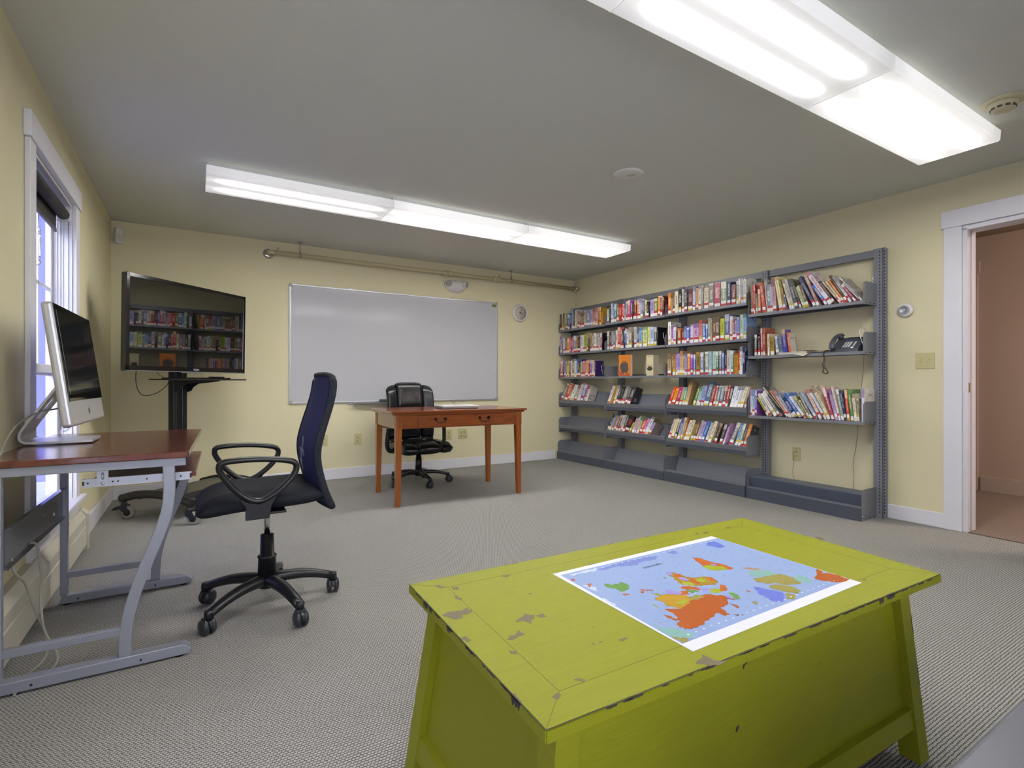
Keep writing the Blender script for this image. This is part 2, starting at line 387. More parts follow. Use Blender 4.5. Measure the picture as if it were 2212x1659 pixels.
# windows in the left wall
M_GLASS = bpy.data.materials.new('window_glass'); M_GLASS.use_nodes = True
_n = M_GLASS.node_tree; _b = _n.nodes['Principled BSDF']; _o = _n.nodes['Material Output']
_t = _n.nodes.new('ShaderNodeBsdfTransparent'); _g = _n.nodes.new('ShaderNodeBsdfGlossy'); _g.inputs['Roughness'].default_value = .02
_m = _n.nodes.new('ShaderNodeMixShader'); _m.inputs[0].default_value = .08
_n.links.new(_t.outputs[0], _m.inputs[1]); _n.links.new(_g.outputs[0], _m.inputs[2]); _n.links.new(_m.outputs[0], _o.inputs[0])
M_VINYL = mat('window_vinyl', 'd6d6dd', .4)
def window(n, y0, y1, z0, z1):
    bm = BM()   # casing on the room side, stool and apron
    rbox(bm, (XL, y0-.098, z0-.02), (XL+.02, y0, z1+.005), .003); rbox(bm, (XL, y1, z0-.02), (XL+.02, y1+.098, z1+.005), .003)
    rbox(bm, (XL, y0-.118, z1+.005), (XL+.027, y1+.118, z1+.118), .003)
    rbox(bm, (XL-.10, y0-.001, z0-.022), (XL, y1+.001, z0+.002), .003); rbox(bm, (XL-.001, y0-.125, z0-.03), (XL+.05, y1+.125, z0+.002), .006)
    rbox(bm, (XL, y0-.085, z0-.095), (XL+.018, y1+.085, z0-.03), .003)
    w_ = struct('window_%d' % n, bm, M_TRIM)
    bm = BM()   # jambs
    D = XL-.105
    box(bm, (XL-.118, y0, z0), (XL, y0+.012, z1)); box(bm, (XL-.118, y1-.012, z0), (XL, y1, z1)); box(bm, (XL-.118, y0, z1-.012), (XL, y1, z1))
    for k in (.035, .06): 
        box(bm, (XL-.105+k, y1-.02, z0), (XL-.1+k, y1-.01, z1)); box(bm, (XL-.105+k, y0+.01, z0), (XL-.1+k, y0+.02, z1))
    obj('window_frame', bm, M_VINYL, w_)
    zm = z0+(z1-z0)*.435
    for nm, za, zb, x in (('lower_sash', z0+.01, zm+.03, XL-.085), ('upper_sash', zm-.03, z1-.012, XL-.112)):
        bm = BM()
        rbox(bm, (x, y0+.012, za), (x+.025, y0+.055, zb), .003); rbox(bm, (x, y1-.055, za), (x+.025, y1-.012, zb), .003)
        rbox(bm, (x, y0+.05, za), (x+.025, y1-.05, za+.05), .003); rbox(bm, (x, y0+.05, zb-.045), (x+.025, y1-.05, zb), .003)
        if nm == 'upper_sash':
            for q in (1, 2): box(bm, (x+.006, y0+(y1-y0)*q/3-.009, za), (x+.02, y0+(y1-y0)*q/3+.009, zb))
            box(bm, (x+.006, y0+.05, (za+zb)/2-.009), (x+.02, y1-.05, (za+zb)/2+.009))
        sash = obj(nm, bm, M_VINYL, w_)
        bm = BM(); box(bm, (x+.010, y0+.05, za+.045), (x+.014, y1-.05, zb-.04)); obj('glass_pane', bm, M_GLASS, sash)
    return w_
w1 = window(1, *WINS[0]); window(2, *WINS[1]); window(3, *WINS[2])
bm = BM()
for a, b in (((FW[0]-.1, YF, FW[2]-.1), (FW[0], YF+.02, FW[3]+.1)), ((FW[1], YF, FW[2]-.1), (FW[1]+.1, YF+.02, FW[3]+.1)), ((FW[0], YF, FW[3]), (FW[1], YF+.02, FW[3]+.1)), ((FW[0], YF, FW[2]-.1), (FW[1], YF+.02, FW[2])), ((.47, YF-.07, FW[2]), (.53, YF-.03, FW[3])), ((FW[0], YF-.07, 1.32), (FW[1], YF-.03, 1.37))): rbox(bm, a, b, .003)
w4 = struct('window_4', bm, M_TRIM)  # added window behind the camera, a source of fill daylight
bm = BM(); box(bm, (FW[0], YF-.052, FW[2]), (FW[1], YF-.048, FW[3])); obj('glass_pane', bm, M_GLASS, w4)
# crank handle seen against the sash
bm = BM(); tube(bm, smooth_path([(XL-.072, 3.36, 1.78), (XL-.03, 3.36, 1.775), (XL-.025, 3.36, 1.74), (XL-.025, 3.36, 1.64), (XL-.03, 3.36, 1.6), (XL-.072, 3.36, 1.595)], 4), .006, 8)
obj('sash_handle', bm, M_WPLAST, w1)
# roller shade
rs = thing('roller_shade', 'rolled-up dark brown roller shade at the top of the left wall window', 'window shade', (XL-.03, 3.53, 1.98))
bm = BM(); lathe(bm, [(.0, 3.09), (.03, 3.09), (.03, 3.955), (.0, 3.955)], (XL-.036, 0, 2.005), 20, axis='Y'); obj('shade_roll', bm, mat('shade_fabric', '2b2523', .7), rs)
bm = BM(); box(bm, (XL-.069, 3.1, 1.915), (XL-.066, 3.945, 2.005)); obj('shade_panel', bm, MATS['shade_fabric'], rs)
bm = BM(); rbox(bm, (XL-.073, 3.1, 1.895), (XL-.062, 3.945, 1.918), .003); obj('hem_bar', bm, mat('shade_bar', '4b4648', .4), rs)
bm = BM(); rbox(bm, (XL-.075, 3.956, 1.97), (XL-.005, 3.976, 2.045), .004); rbox(bm, (XL-.075, 3.084, 1.97), (XL-.005, 3.089, 2.045), .002); obj('bracket', bm, M_WPLAST, rs)
bm = BM()
for x in (XL-.015, XL-.05): 
    tube(bm, [(x, 3.972, 1.98), (x, 3.972, .75)], .0012, 6)
    for k in range(96): lathe(bm, [(0, -.0028), (.0026, 0), (0, .0028)], (x, 3.972, 1.97-k*.0127), 5, mi=0)
tube(bm, smooth_path([(XL-.015, 3.972, .75), (XL-.032, 3.972, .735), (XL-.05, 3.972, .75)], 4), .0014, 6)
obj('bead_chain', bm, mat('bead_chain_metal', '77788a', .4, metal=.4), rs)
# outdoors: a pale neighbouring house wall seen through the glass
bm = BM(); box(bm, (-9, -6, -1), (-8.5, 14, 1.6)); box(bm, (-9, -6, -1.2), (XL-.3, 14, -1.0)); struct('ground_outside', bm, mat('outside_snow', 'c9cde6', .9))

# baseboard heater
hr = thing('baseboard_heater', 'long cream metal baseboard heater below the window on the left wall', 'heater', (XL+.03, 2.2, 0))
M_HEAT = mat('heater_enamel', 'c9c5b4', .45)
def heater_cover(y0, y1, z0=.035):
    bm = BM()
    prof = [(XL+.002, .245), (XL+.03, .245), (XL+.050, .215), (XL+.056, .205), (XL+.056, .155), (XL+.052, .155), (XL+.052, .2), (XL+.028, .238), (XL+.002, .238)]
    prism(bm, [(x, y0, z) for x, z in prof], (0, y1-y0, 0))
    prism(bm, [(x, y0, z) for x, z in [(XL+.053, .150), (XL+.058, .146), (XL+.058, z0), (XL+.053, z0)]], (0, y1-y0, 0))
    return bm
obj('cover', heater_cover(YF+.02, 2.24), M_HEAT, hr); obj('cover', heater_cover(2.325, 4.06), M_HEAT, hr)
bm = BM(); prism(bm, [(x, 2.20, z) for x, z in [(XL+.002, .248), (XL+.033, .248), (XL+.060, .216), (XL+.060, .152), (XL+.054, .152), (XL+.002, .2)]], (0, .09, 0)); obj('joint_piece', bm, M_HEAT, hr)
bm = BM(); prism(bm, [(x, 4.045, z) for x, z in [(XL+.002, .25), (XL+.034, .25), (XL+.064, .218), (XL+.064, .0), (XL+.002, .0)]], (0, .07, 0)); obj('end_cap', bm, M_HEAT, hr, bevel=.003)
bm = BM(); box(bm, (XL+.002, YF+.02, .03), (XL+.03, 4.045, .23)); obj('back_plate', bm, mat('heater_inside', '2c2a27', .7), hr)

# ================================================================== CEILING FIXTURES
M_HOUS = mat('fixture_housing', 'cfd0d2', .4)
def fixture(x0, x1, y0, y1, label, group, strength, tubes, lo):
    cx, cy = (x0+x1)/2, (y0+y1)/2
    t = thing('ceiling_light', label, 'ceiling light', (cx, cy, HC), 0, group)
    hx, hy = (x1-x0)/2, (y1-y0)/2
    bm = BM(); box(bm, (-hx+.006, -hy+.05, -.034), (hx-.006, hy-.05, 0)); o = obj('housing', bm, M_HOUS, loc=(0, 0, 0)); o.parent = t
    lm = lens_material('lit_lens_%d' % len(MATS), lo, hy, strength, tubes); MATS['_l%d' % len(MATS)] = lm
    bm = BM()
    sec = [(-hy, -.036), (-hy+.004, -.085), (-hy+.012, -.092), (hy-.012, -.092), (hy-.004, -.085), (hy, -.036)]
    prism(bm, [(-hx, y, z) for y, z in sec], (2*hx, 0, 0)); o = obj('diffuser', bm, lm, loc=(0, 0, 0)); o.parent = t
    for s in (-1, 1):
        xx = s*(hx-.001); bm = BM()
        prism(bm, [(xx, y*1.006, z-.0015 if z < -.05 else z) for y, z in sec], (s*.0025, 0, 0))
        o = obj('end_plate', bm, mat('lens_end', 'e6e6e6', .3, emit=('fffaf2', .22)), loc=(0, 0, 0)); o.parent = t
    return t
LX = [.062, 1.280, 2.490, 3.712]
nm = ['leftmost', 'middle', 'rightmost']
for i in range(3):
    fixture(LX[i]+.002, LX[i+1]-.002, 3.785, 4.17, nm[i]+' section of the long ceiling light nearer the whiteboard', 'fluorescent panels of the far row', 66, (-.085, .085), (.32, .52, .58)[i])
RX = [.03, 1.262, 2.507, 3.748]
lb = ['first section of the near ceiling light, only its tip in view', 'second section of the near ceiling light, cut by the top edge', 'end section of the near ceiling light, closest to the doorway']
for i in range(3):
    fixture(RX[i]+.002, RX[i+1]-.002, 1.012, 1.40, lb[i], 'fluorescent panels of the near row', 66, (-.085, .085), (.36, .36, .52)[i])

# ceiling and wall fittings
def ceiling_disc():
    t = thing('smoke_detector', 'cream round smoke detector on the ceiling near the doorway', 'smoke detector', (3.455, .925, HC))
    M_CR = mat('cream_plastic', 'c9c19d', .45)
    bm = BM(); lathe(bm, [(0, 0), (.088, 0), (.088, -.006), (.075, -.012), (.0, -.012)], (3.455, .925, HC), 40); obj('base', bm, M_CR, t)
    bm = BM(); lathe(bm, [(0, -.010), (.062, -.012), (.060, -.024), (.050, -.030), (.046, -.046), (.036, -.050), (0, -.050)], (3.455, .925, HC), 40); obj('sensor_head', bm, M_CR, t)
    bm = BM()
    for k in range(10):
        M = TR(3.455, .925, HC-.038, k*R(36)); box(bm, (.0455, -.009, -.005), (.0505, .009, .005), 0, M)
    obj('vent_slots', bm, mat('vent_dark', '5d5544', .6), t)
    t = thing('ceiling_speaker', 'flat white round disc on the ceiling between the two light rows', 'ceiling disc', (2.497, 2.569, HC))
    bm = BM(); lathe(bm, [(0, 0), (.1, 0), (.1, -.006), (.09, -.012), (.0, -.016)], (2.497, 2.569, HC), 48); obj('cover', bm, M_WPLAST, t)
    bm = BM(); lathe(bm, [(.028, -.0145), (.031, -.0185), (.034, -.0145)], (2.497, 2.545, HC), 32); lathe(bm, [(0, -.0150), (.028, -.0168), (.028, -.0145)], (2.497, 2.545, HC), 32); obj('centre_ring', bm, M_WPLAST, t)
ceiling_disc()
t = thing('motion_sensor', 'small white motion sensor high in the corner of the window wall', 'sensor', (-.567, YB, 2.30))
Ms = TR(-.566, YB-.028, 2.30, R(38))
bm = BM(); rbox(bm, (-.03, -.02, -.065), (.03, .02, .065), .008, 3, M=Ms); obj('housing', bm, M_WPLAST, t)
bm = BM(); rbox(bm, (-.022, -.0235, -.055), (.022, -.018, .01), .003, 2, M=Ms); lathe(bm, [(0, -.0235), (.003, -.0225), (.003, -.02)], (0, 0, 0), 10, axis='Y', M=Ms @ Matrix.Translation((0, 0, .03))); obj('lens', bm, mat('sensor_lens', 'c9c7c0', .3), t)

# pipe with hangers along the back wall
pr = thing('sprinkler_pipe', 'cream painted pipe running above the whiteboard with ceiling hangers', 'pipe', (2.55, YB-.1, 2.30))
M_PIPE = mat('pipe_paint', 'bdb48c', .5, spec=.3)
bm = BM(); tube(bm, [(.67, YB-.1, 2.303), (4.40, YB-.1, 2.300)], .021, 16); obj('pipe', bm, M_PIPE, pr)
for x in (2.53, 3.19):
    bm = BM(); lathe(bm, [(.021, -.05), (.03, -.048), (.03, -.018), (.027, -.016), (.027, .016), (.03, .018), (.03, .048), (.021, .05)], (x, YB-.1, 2.3015), 16, axis='X')
    if x > 3: 
        tube(bm, [(x+.03, YB-.1, 2.32), (x+.03, YB-.1, 2.345)], .008, 8); lathe(bm, [(0, .0), (.014, 0), (.014, .006), (0, .006)], (x+.03, YB-.1, 2.345), 12)
    obj('coupling', bm, M_PIPE, pr)
bm = BM(); tube(bm, smooth_path([(.67, YB-.1, 2.303), (.64, YB-.095, 2.303), (.625, YB-.06, 2.303), (.625, YB-.001, 2.303)], 5), .021, 14); obj('elbow', bm, M_PIPE, pr)
bm = BM(); lathe(bm, [(.022, 0), (.05, -.001), (.048, -.008), (.024, -.012)], (.625, YB, 2.303), 24, axis='Y'); obj('wall_flange', bm, M_CHROME, pr)
bm = BM(); lathe(bm, [(.022, 0), (.045, .001), (.043, .008), (.024, .012)], (4.405, YB-.1, 2.300), 24, axis='X'); obj('wall_flange', bm, M_CHROME, pr)
bm = BM(); tube(bm, [(.70, YB-.1, 2.324), (.70, YB-.1, 2.345)], .007, 8); lathe(bm, [(0, 0), (.012, 0), (.012, .007), (0, .007)], (.70, YB-.1, 2.345), 12); obj('plug', bm, M_SILVER, pr)
for x in (.905, 3.395):
    bm = BM(); tube(bm, [(x, YB-.1, 2.325), (x, YB-.1, HC-.004)], .0045, 8); lathe(bm, [(0, 0), (.03, 0), (.028, -.005), (0, -.007)], (x, YB-.1, HC), 20)
    lathe(bm, [(.022, -.008), (.0245, -.008), (.0245, .008), (.022, .008)], (x, YB-.1, 2.302), 16, axis='X'); rbox(bm, (x-.008, YB-.106, 2.322), (x+.008, YB-.094, 2.35), .002)
    obj('hanger', bm, mat('hanger_metal', '9a978a', .4, metal=.5), pr)
bm = BM(); tube(bm, [(4.417, YB-.1, 2.300), (XR, YB-.1, 2.300)], .0205, 16); obj('pipe_stub', bm, M_PIPE, pr)

# emergency light
t = thing('emergency_light', 'white twin-head emergency light on the back wall above the whiteboard', 'emergency light', (2.66, YB, 2.18))
bm = BM(); grid(bm, lambda u, v: Vector((2.665+.135*math.cos(2*math.pi*u)*math.sin(v*math.pi/2), YB-.075*math.cos(v*math.pi/2), 2.175+.075*math.sin(2*math.pi*u)*math.sin(v*math.pi/2))), 32, 10, closed_u=True); obj('body', bm, M_WPLAST, t)
for sx in (-1, 1):
    M = TR(2.665+sx*.10, YB-.05, 2.20, R(sx*35), R(12))
    bm = BM(); lathe(bm, [(.03, .02), (.045, -.005), (.045, -.035), (.041, -.037), (.039, -.03), (0, -.03)], seg=24, axis='Y', M=M); hd = obj('lamp_head', bm, M_WPLAST, t)
    bm = BM(); lathe(bm, [(0, -.031), (.038, -.0315), (.038, -.029)], seg=24, axis='Y', M=M)
    for k in range(5): box(bm, (-.03+k*.013, -.034, -.03), (-.028+k*.013, -.031, .03), 0, M)
    obj('lamp_glass', bm, mat('lamp_glass', 'a5a198', .3), hd)

# clock
t = thing('wall_clock', 'round white clock on the back wall right of the whiteboard', 'clock', (3.582, YB, 1.921))
cc = (3.582, YB, 1.921)
bm = BM(); lathe(bm, [(0, 0), (.112, 0), (.116, -.012), (.110, -.03), (.098, -.034), (.090, -.026)], cc, 48, axis='Y'); obj('case', bm, M_WPLAST, t)
bm = BM(); lathe(bm, [(0, -.024), (.091, -.024), (.091, -.02)], cc, 48, axis='Y'); face = obj('dial', bm, mat('dial_face', 'bdb5aa', .5), t)
M_INK = mat('clock_ink', '1c1a18', .6)
for k in range(12):
    a = R(30*(k+1)); s_ = str(k+1)
    text_obj('numeral', s_, .024, Matrix.Translation((cc[0]+.07*math.sin(a), YB-.0245, cc[2]+.07*math.cos(a))) @ Matrix.Rotation(R(90), 4, 'X'), mat('numeral_ink', '6d6861', .7), face, .0002)
def hand(name, ang, L, wd, y, back=.015):
    bm = BM(); a = R(ang); d = Vector((math.sin(a), 0, math.cos(a))); p = Vector((cc[0], y, cc[2]))
    n = Vector((d.z, 0, -d.x)); prism(bm, [p-d*back-n*wd, p-d*back+n*wd, p+d*L+n*wd*.5, p+d*L-n*wd*.5], (0, -.0012, 0)); obj(name, bm, M_INK, t)
hand('hour_hand', 284, .045, .003, YB-.026); hand('minute_hand', 112, .062, .0025, YB-.028); hand('second_hand', 192, .035, .0015, YB-.030, .045)
bm = BM(); lathe(bm, [(0, -.033), (.005, -.032), (.005, -.024)], cc, 14, axis='Y'); obj('hub', bm, M_INK, t)

# whiteboard
wb = thing('whiteboard', 'large white dry-erase board with thin aluminium frame on the back wall', 'whiteboard', (2.03, YB, .81))
X0, X1, Z0, Z1 = .815, 3.243, .806, 2.026
bm = BM(); box(bm, (X0+.01, YB-.014, Z0+.01), (X1-.01, YB-.002, Z1-.01)); obj('writing_surface', bm, mat('whiteboard_enamel', 'b6b6b9', .10, spec=.22), wb)
M_ALU = mat('aluminium', 'b5b6ba', .35, metal=.6)
for a, b in (((X0, YB-.02, Z1-.018), (X1, YB, Z1)), ((X0, YB-.02, Z0), (X1, YB, Z0+.018)), ((X0, YB-.02, Z0), (X0+.018, YB, Z1)), ((X1-.018, YB-.02, Z0), (X1, YB, Z1))):
    bm = BM(); rbox(bm, a, b, .003); obj('frame_rail', bm, M_ALU, wb)
bm = BM()
for x in (X0, X1-.03):
    for z in (Z0, Z1-.03): rbox(bm, (x-.002, YB-.023, z-.002), (x+.032, YB, z+.032), .006)
obj('corner_cap', bm, mat('corner_grey', '9a9a9b', .5), wb)
bm = BM()
for x in (1.40, 2.62):
    rbox(bm, (x, YB-.015, Z1), (x+.045, YB, Z1+.015), .003); rbox(bm, (x, YB-.015, Z0-.018), (x+.045, YB, Z0), .003)
obj('mounting_clip', bm, M_ALU, wb)
bm = BM(); prism(bm, [(1.45, YB-.02, Z0+.004), (1.45, YB-.075, Z0-.004), (1.45, YB-.08, Z0+.006), (1.45, YB-.083, Z0+.006), (1.45, YB-.08, Z0-.01), (1.45, YB-.0, Z0-.012)], (.62, 0, 0)); obj('pen_tray', bm, M_ALU, wb)
er = thing('board_eraser', 'dark grey felt eraser on the tray at the foot of the whiteboard', 'eraser', (1.80, YB-.05, Z0))
bm = BM(); rbox(bm, (1.735, YB-.070, Z0+.009), (1.875, YB-.028, Z0+.026), .005); obj('felt', bm, mat('felt', '4e4c4a', .95), er)
bm = BM(); rbox(bm, (1.738, YB-.068, Z0+.026), (1.872, YB-.030, Z0+.036), .003); obj('handle', bm, mat('eraser_grip', '6f6d6a', .6), er)
for k, x in enumerate((3.178, 3.208)):
    bm = BM(); lathe(bm, [(0, -.032), (.013, -.031), (.016, -.024), (.016, -.014)], (x, YB, 1.985-.002*k), 20, axis='Y')
    tag(obj('magnet', bm, mat('magnet_olive', '8f8a45', .4)), ('left' if k == 0 else 'right')+' one of two olive round magnets at the whiteboard\'s top right corner', 'magnet', 'magnets on the whiteboard')

# outlets and switches
def outlet(x, z, gangs, label):
    t = thing('wall_outlet', label, 'outlet', (x, YB, z)); wd = .0375 if gangs == 1 else .058
    bm = BM(); rbox(bm, (x-wd, YB-.007, z-.06), (x+wd, YB, z+.06), .003); pl = obj('cover_plate', bm, M_ALMOND, t)
    bm = BM()
    for gx in ((0,) if gangs == 1 else (-.023, .023)):
        for gz in (-.022, .022):
            lathe(bm, [(0, -.0085), (.016, -.0085), (.0165, -.006)], (x+gx, YB, z+gz), 16, axis='Y')
    s = obj('sockets', bm, M_ALMOND, t)
    bm = BM()
    for gx in ((0,) if gangs == 1 else (-.023, .023)):
        for gz in (-.022, .022):
            for q in (-.006, .006): box(bm, (x+gx+q-.0012, YB-.0092, z+gz-.001), (x+gx+q+.0012, YB-.0084, z+gz+.008))
            lathe(bm, [(0, -.0092), (.0025, -.0092), (.0025, -.0084)], (x+gx, YB, z+gz-.008), 8, axis='Y')
    obj('slots', bm, M_PLATE_D, s)
outlet(1.135, .415, 2, 'almond outlet partly behind the blue mesh chair back')
outlet(1.507, .412, 1, 'almond outlet on the back wall left of the wooden desk')
outlet(2.58, .405, 1, 'almond outlet behind the right armrest post of the leather chair')
outlet(2.762, .406, 2, 'almond double outlet on the back wall, under the wooden desk')
def outlet_r(y, z, label, gang):
    t = thing('wall_outlet' if gang != 's' else 'light_switch', label, 'outlet' if gang != 's' else 'light switch', (XR, y, z))
    wd = .036 if gang != 's' else .058
    bm = BM(); rbox(bm, (XR-.007, y-wd, z-.058), (XR, y+wd, z+.058), .003); pl = obj('cover_plate', bm, M_ALMOND, t)
    if gang == 's':
        for q in (-.023, .023):
            bm = BM(); rbox(bm, (XR-.0085, y+q-.006, z-.012), (XR-.006, y+q+.006, z+.012), .001); prism(bm, [(XR-.008, y+q-.004, z-.004), (XR-.018, y+q-.004, z+.006), (XR-.018, y+q-.004, z+.011), (XR-.008, y+q-.004, z+.006)], (0, .008, 0)); obj('toggle', bm, mat('toggle_ivory', 'd8d2ae', .4), t)
            bm = BM(); box(bm, (XR-.0078, y+q-.007, z-.014), (XR-.0068, y+q+.007, z+.014)); obj('slot', bm, mat('slot_brown', '6e6638', .6), t)
        bm = BM()
        for q in (-.023, .023):
            for zz in (-.03, .03): lathe(bm, [(0, -.0085), (.003, -.008), (.003, -.006)], (XR, y+q, z+zz), 8, axis='X')
        obj('screws', bm, M_ALMOND, t)
    else:
        bm = BM()
        for gz in (.02, -.02):
            for q in (-.006, .006): bm = BM(); box(bm, (XR-.0085, y+q-.0015, z+gz-.004), (XR-.0068, y+q+.0015, z+gz+.005)); obj('slot', bm, M_PLATE_D, t)
        bm = BM(); lathe(bm, [(0, -.008), (.0025, -.0078), (.0025, -.006)], (XR, y, z+.045), 8, axis='X'); obj('screw', bm, M_PLATE_D, t)
outlet_r(2.555, .40, 'almond outlet low on the right wall inside the empty last bay', 'o')
outlet_r(1.621, 1.178, 'almond double light switch plate between the shelving and the doorway', 's')
t = thing('thermostat', 'round white thermostat on the right wall above the light switch', 'thermostat', (XR, 1.74, 1.557))
bm = BM(); lathe(bm, [(0, 0), (.052, 0), (.052, -.012), (.046, -.024), (.040, -.028), (.0, -.028)], (XR, 1.74, 1.557), 40, axis='X'); obj('body', bm, M_WPLAST, t)
bm = BM(); lathe(bm, [(.033, -.028), (.033, -.037), (.024, -.040), (.022, -.033), (0, -.032)], (XR, 1.74, 1.557), 32, axis='X'); obj('dial_ring', bm, mat('dial_silver', 'a7a9b0', .3, metal=.4), t)
bm = BM(); prism(bm, [(XR-.0335, 1.74-.014, 1.563), (XR-.0335, 1.74+.014, 1.563), (XR-.0335, 1.74, 1.545)], (-.002, 0, 0)); obj('scale_plate', bm, mat('dial_pale', 'c2c2c6', .4), t)
# ================================================================== SHELVING ON THE RIGHT WALL
UY = [5.595, 4.678, 3.745, 2.802, 1.889]                       # upright centres
BAY = [(5.640, 4.722), (4.713, 3.785), (3.776, 2.845), (2.830, 1.898)]
XF, XB = 4.20, 4.398
fr = thing('shelving_frame', 'dark grey slotted steel frame of the wall shelving, floor to above the books', 'shelving frame', (4.43, 3.74, 0))
for k, y in enumerate(UY):
    bm = BM()
    rbox(bm, (4.400, y-.030, 0), (4.404, y+.030, 2.035), .001); 
    rbox(bm, (4.404, y-.030, 0), (4.46, y-.026, 2.035), .001); rbox(bm, (4.404, y+.026, 0), (4.46, y+.030, 2.035), .001)
    if k == 4: rbox(bm, (4.400, y-.055, 0), (4.404, y-.036, 2.035), .001); rbox(bm, (4.404, y-.040, 0), (4.46, y-.036, 2.035), .001)
    up = obj('upright', bm, M_STEEL, fr)
    bm = BM()
    n = 80
    for i in range(n):
        z = .04+i*.0248
        for q in ((-.013, .013) if k < 4 else (-.013, -.046)):
            box(bm, (4.3990, y+q-.0028, z), (4.4000, y+q+.0028, z+.014))
    obj('slots', bm, M_DARK, up)
for k in range(4):
    bm = BM(); rbox(bm, (4.418, UY[k+1]+.031, 1.977), (4.45, UY[k]-.031, 2.034), .002); obj('top_rail', bm, M_STEEL, fr)

def plate(bm, y, pts, th=.0025):
    prism(bm, [(x, y, z) for x, z in pts], (0, th, 0))
def rounded(x0, x1, z0, z1, r=.035, cut=False):
    p = [(x1, z0), (x0, z0)]
    if cut: p += [(x0, z1-r), (x0+r*.75, z1)]
    else: p += [(x0+r-r*math.cos(a), z1-r+r*math.sin(a)) for a in [R(10*i) for i in range(10)]]
    return p+[(x1, z1)]
ORD = ['first', 'second', 'third', 'fourth', 'fifth', 'sixth', 'seventh', 'eighth', 'ninth', 'tenth', 'eleventh', 'twelfth', 'thirteenth', 'fourteenth', 'fifteenth', 'sixteenth', 'seventeenth', 'eighteenth', 'nineteenth', 'twentieth', 'twenty-first', 'twenty-second', 'twenty-third', 'twenty-fourth', 'twenty-fifth', 'twenty-sixth', 'twenty-seventh', 'twenty-eighth', 'twenty-ninth', 'thirtieth', 'thirty-first', 'thirty-second', 'thirty-third', 'thirty-fourth', 'thirty-fifth']
BAYN = ['corner bay', 'second bay from the corner', 'third bay from the corner', 'bay nearest the doorway']
ROWN = {1: 'top', 2: 'second', 3: 'third', 4: 'fourth', 5: 'fifth'}
def brackets(t, bay, prof):
    for s, y in (('l', BAY[bay][0]-.0025), ('r', BAY[bay][1])):
        bm = BM(); plate(bm, y, prof); b = obj('end_bracket', bm, M_STEEL, t)
        x = XF+.045; z = max(p[1] for p in prof)-.045
        bm = BM(); lathe(bm, [(.004, -.0035), (.0065, -.0035), (.0065, .006), (.004, .006)], (x, y, z), 14, axis='Y'); lathe(bm, [(0, -.001), (.004, -.001), (.004, .0035), (0, .0035)], (x, y, z), 14, axis='Y', mi=1)
        zb = min(p[1] for p in prof)
        for q in range(3): box(bm, (XF+.03+q*.06, y-.0006, zb+.012), (XF+.055+q*.06, y+.0031, zb+.016), 1)
        obj('bracket_holes', bm, [M_STEEL, M_DARK], b)
def flat_shelf(row, bay, zt, up=.115, cut=False, word=None):
    y0, y1 = BAY[bay]
    t = thing('steel_shelf', 'flat grey steel shelf, %s from the top, %s' % (word or ROWN[row], BAYN[bay]), 'shelf', (XB, (y0+y1)/2, zt), 0, 'steel shelves of the wall unit')
    bm = BM(); box(bm, (XF, y1+.003, zt-.0025), (XB, y0-.003, zt)); obj('shelf_board', bm, M_STEEL, t)
    bm = BM(); rbox(bm, (XF-.001, y1+.003, zt-.023), (XF+.004, y0-.003, zt+.001), .001); rbox(bm, (XF+.004, y1+.003, zt-.023), (XF+.022, y0-.003, zt-.020), .0008); obj('front_lip', bm, M_STEEL, t)
    bm = BM(); rbox(bm, (XB-.004, y1+.003, zt-.02), (XB, y0-.003, zt+.022), .001); obj('back_lip', bm, M_STEELD, t)
    brackets(t, bay, rounded(XF, 4.397, zt-.023, zt+up, .04 if not cut else .03, cut))
def tilted_shelf(row, bay, zt, base=False):
    y0, y1 = BAY[bay]
    t = thing('tilted_shelf', ('tilted grey steel display shelf, %s from the top, %s' % (ROWN[row], BAYN[bay])) if not base else 'empty tilted base shelf on the floor, %s' % BAYN[bay], 'shelf', (XB, (y0+y1)/2, 0 if base else zt), 0, 'steel shelves of the wall unit')
    a, b = y1+.003, y0-.003
    bm = BM(); prism(bm, [(x, a, z) for x, z in [(XF, zt-.001), (XF, zt-.003), (4.334, zt-.056), (4.336, zt-.054)]], (0, b-a, 0))
    prism(bm, [(x, a, z) for x, z in [(4.334, zt-.056), (4.337, zt-.056), (4.397, zt+.120), (4.394, zt+.120)]], (0, b-a, 0))
    obj('shelf_board', bm, mat('shelf_board_grey', '777a83', .4, metal=.1), t)
    bm = BM(); prism(bm, [(x, a, z) for x, z in [(XF-.002, zt+.004), (XF+.010, zt+.003), (XF+.010, zt), (XF+.001, zt-.002), (XF+.012, zt-.040), (XF+.010, zt-.040), (XF-.002, zt-.004)]], (0, b-a, 0)); obj('front_lip', bm, M_STEEL, t)
    if not base:
        bm = BM(); box(bm, (XF+.013, a, zt-.075), (XF+.016, b, zt-.008)); obj('lower_strip', bm, M_STEELD, t)
        brackets(t, bay, rounded(XF, 4.397, zt-.095, zt+.10, .04))
    else:
        bm = BM(); rbox(bm, (4.17, a-.004, 0), (4.18, b+.004, zt-.012), .001); obj('kick_plate', bm, M_STEELD, t)
        bm = BM(); box(bm, (4.171, a-.004, zt-.014), (XF+.01, b+.004, zt-.011)); obj('ledge', bm, M_STEEL, t)
        brackets(t, bay, rounded(XF-.018, 4.397, .02, .245, .05))
for bay, zt in ((0, 1.725), (1, 1.733), (2, 1.737), (3, 1.627)): flat_shelf(1, bay, zt, .10 if bay < 3 else .145, bay == 9)
for bay, zt in ((0, 1.415), (1, 1.417), (2, 1.415), (3, 1.255)): flat_shelf(2, bay, zt, .115 if bay < 3 else .145)
for bay, zt in ((0, 1.097), (1, 1.097), (2, 1.097)): flat_shelf(3, bay, zt, .125)
flat_shelf(3, 3, .731, .150, True, 'third')
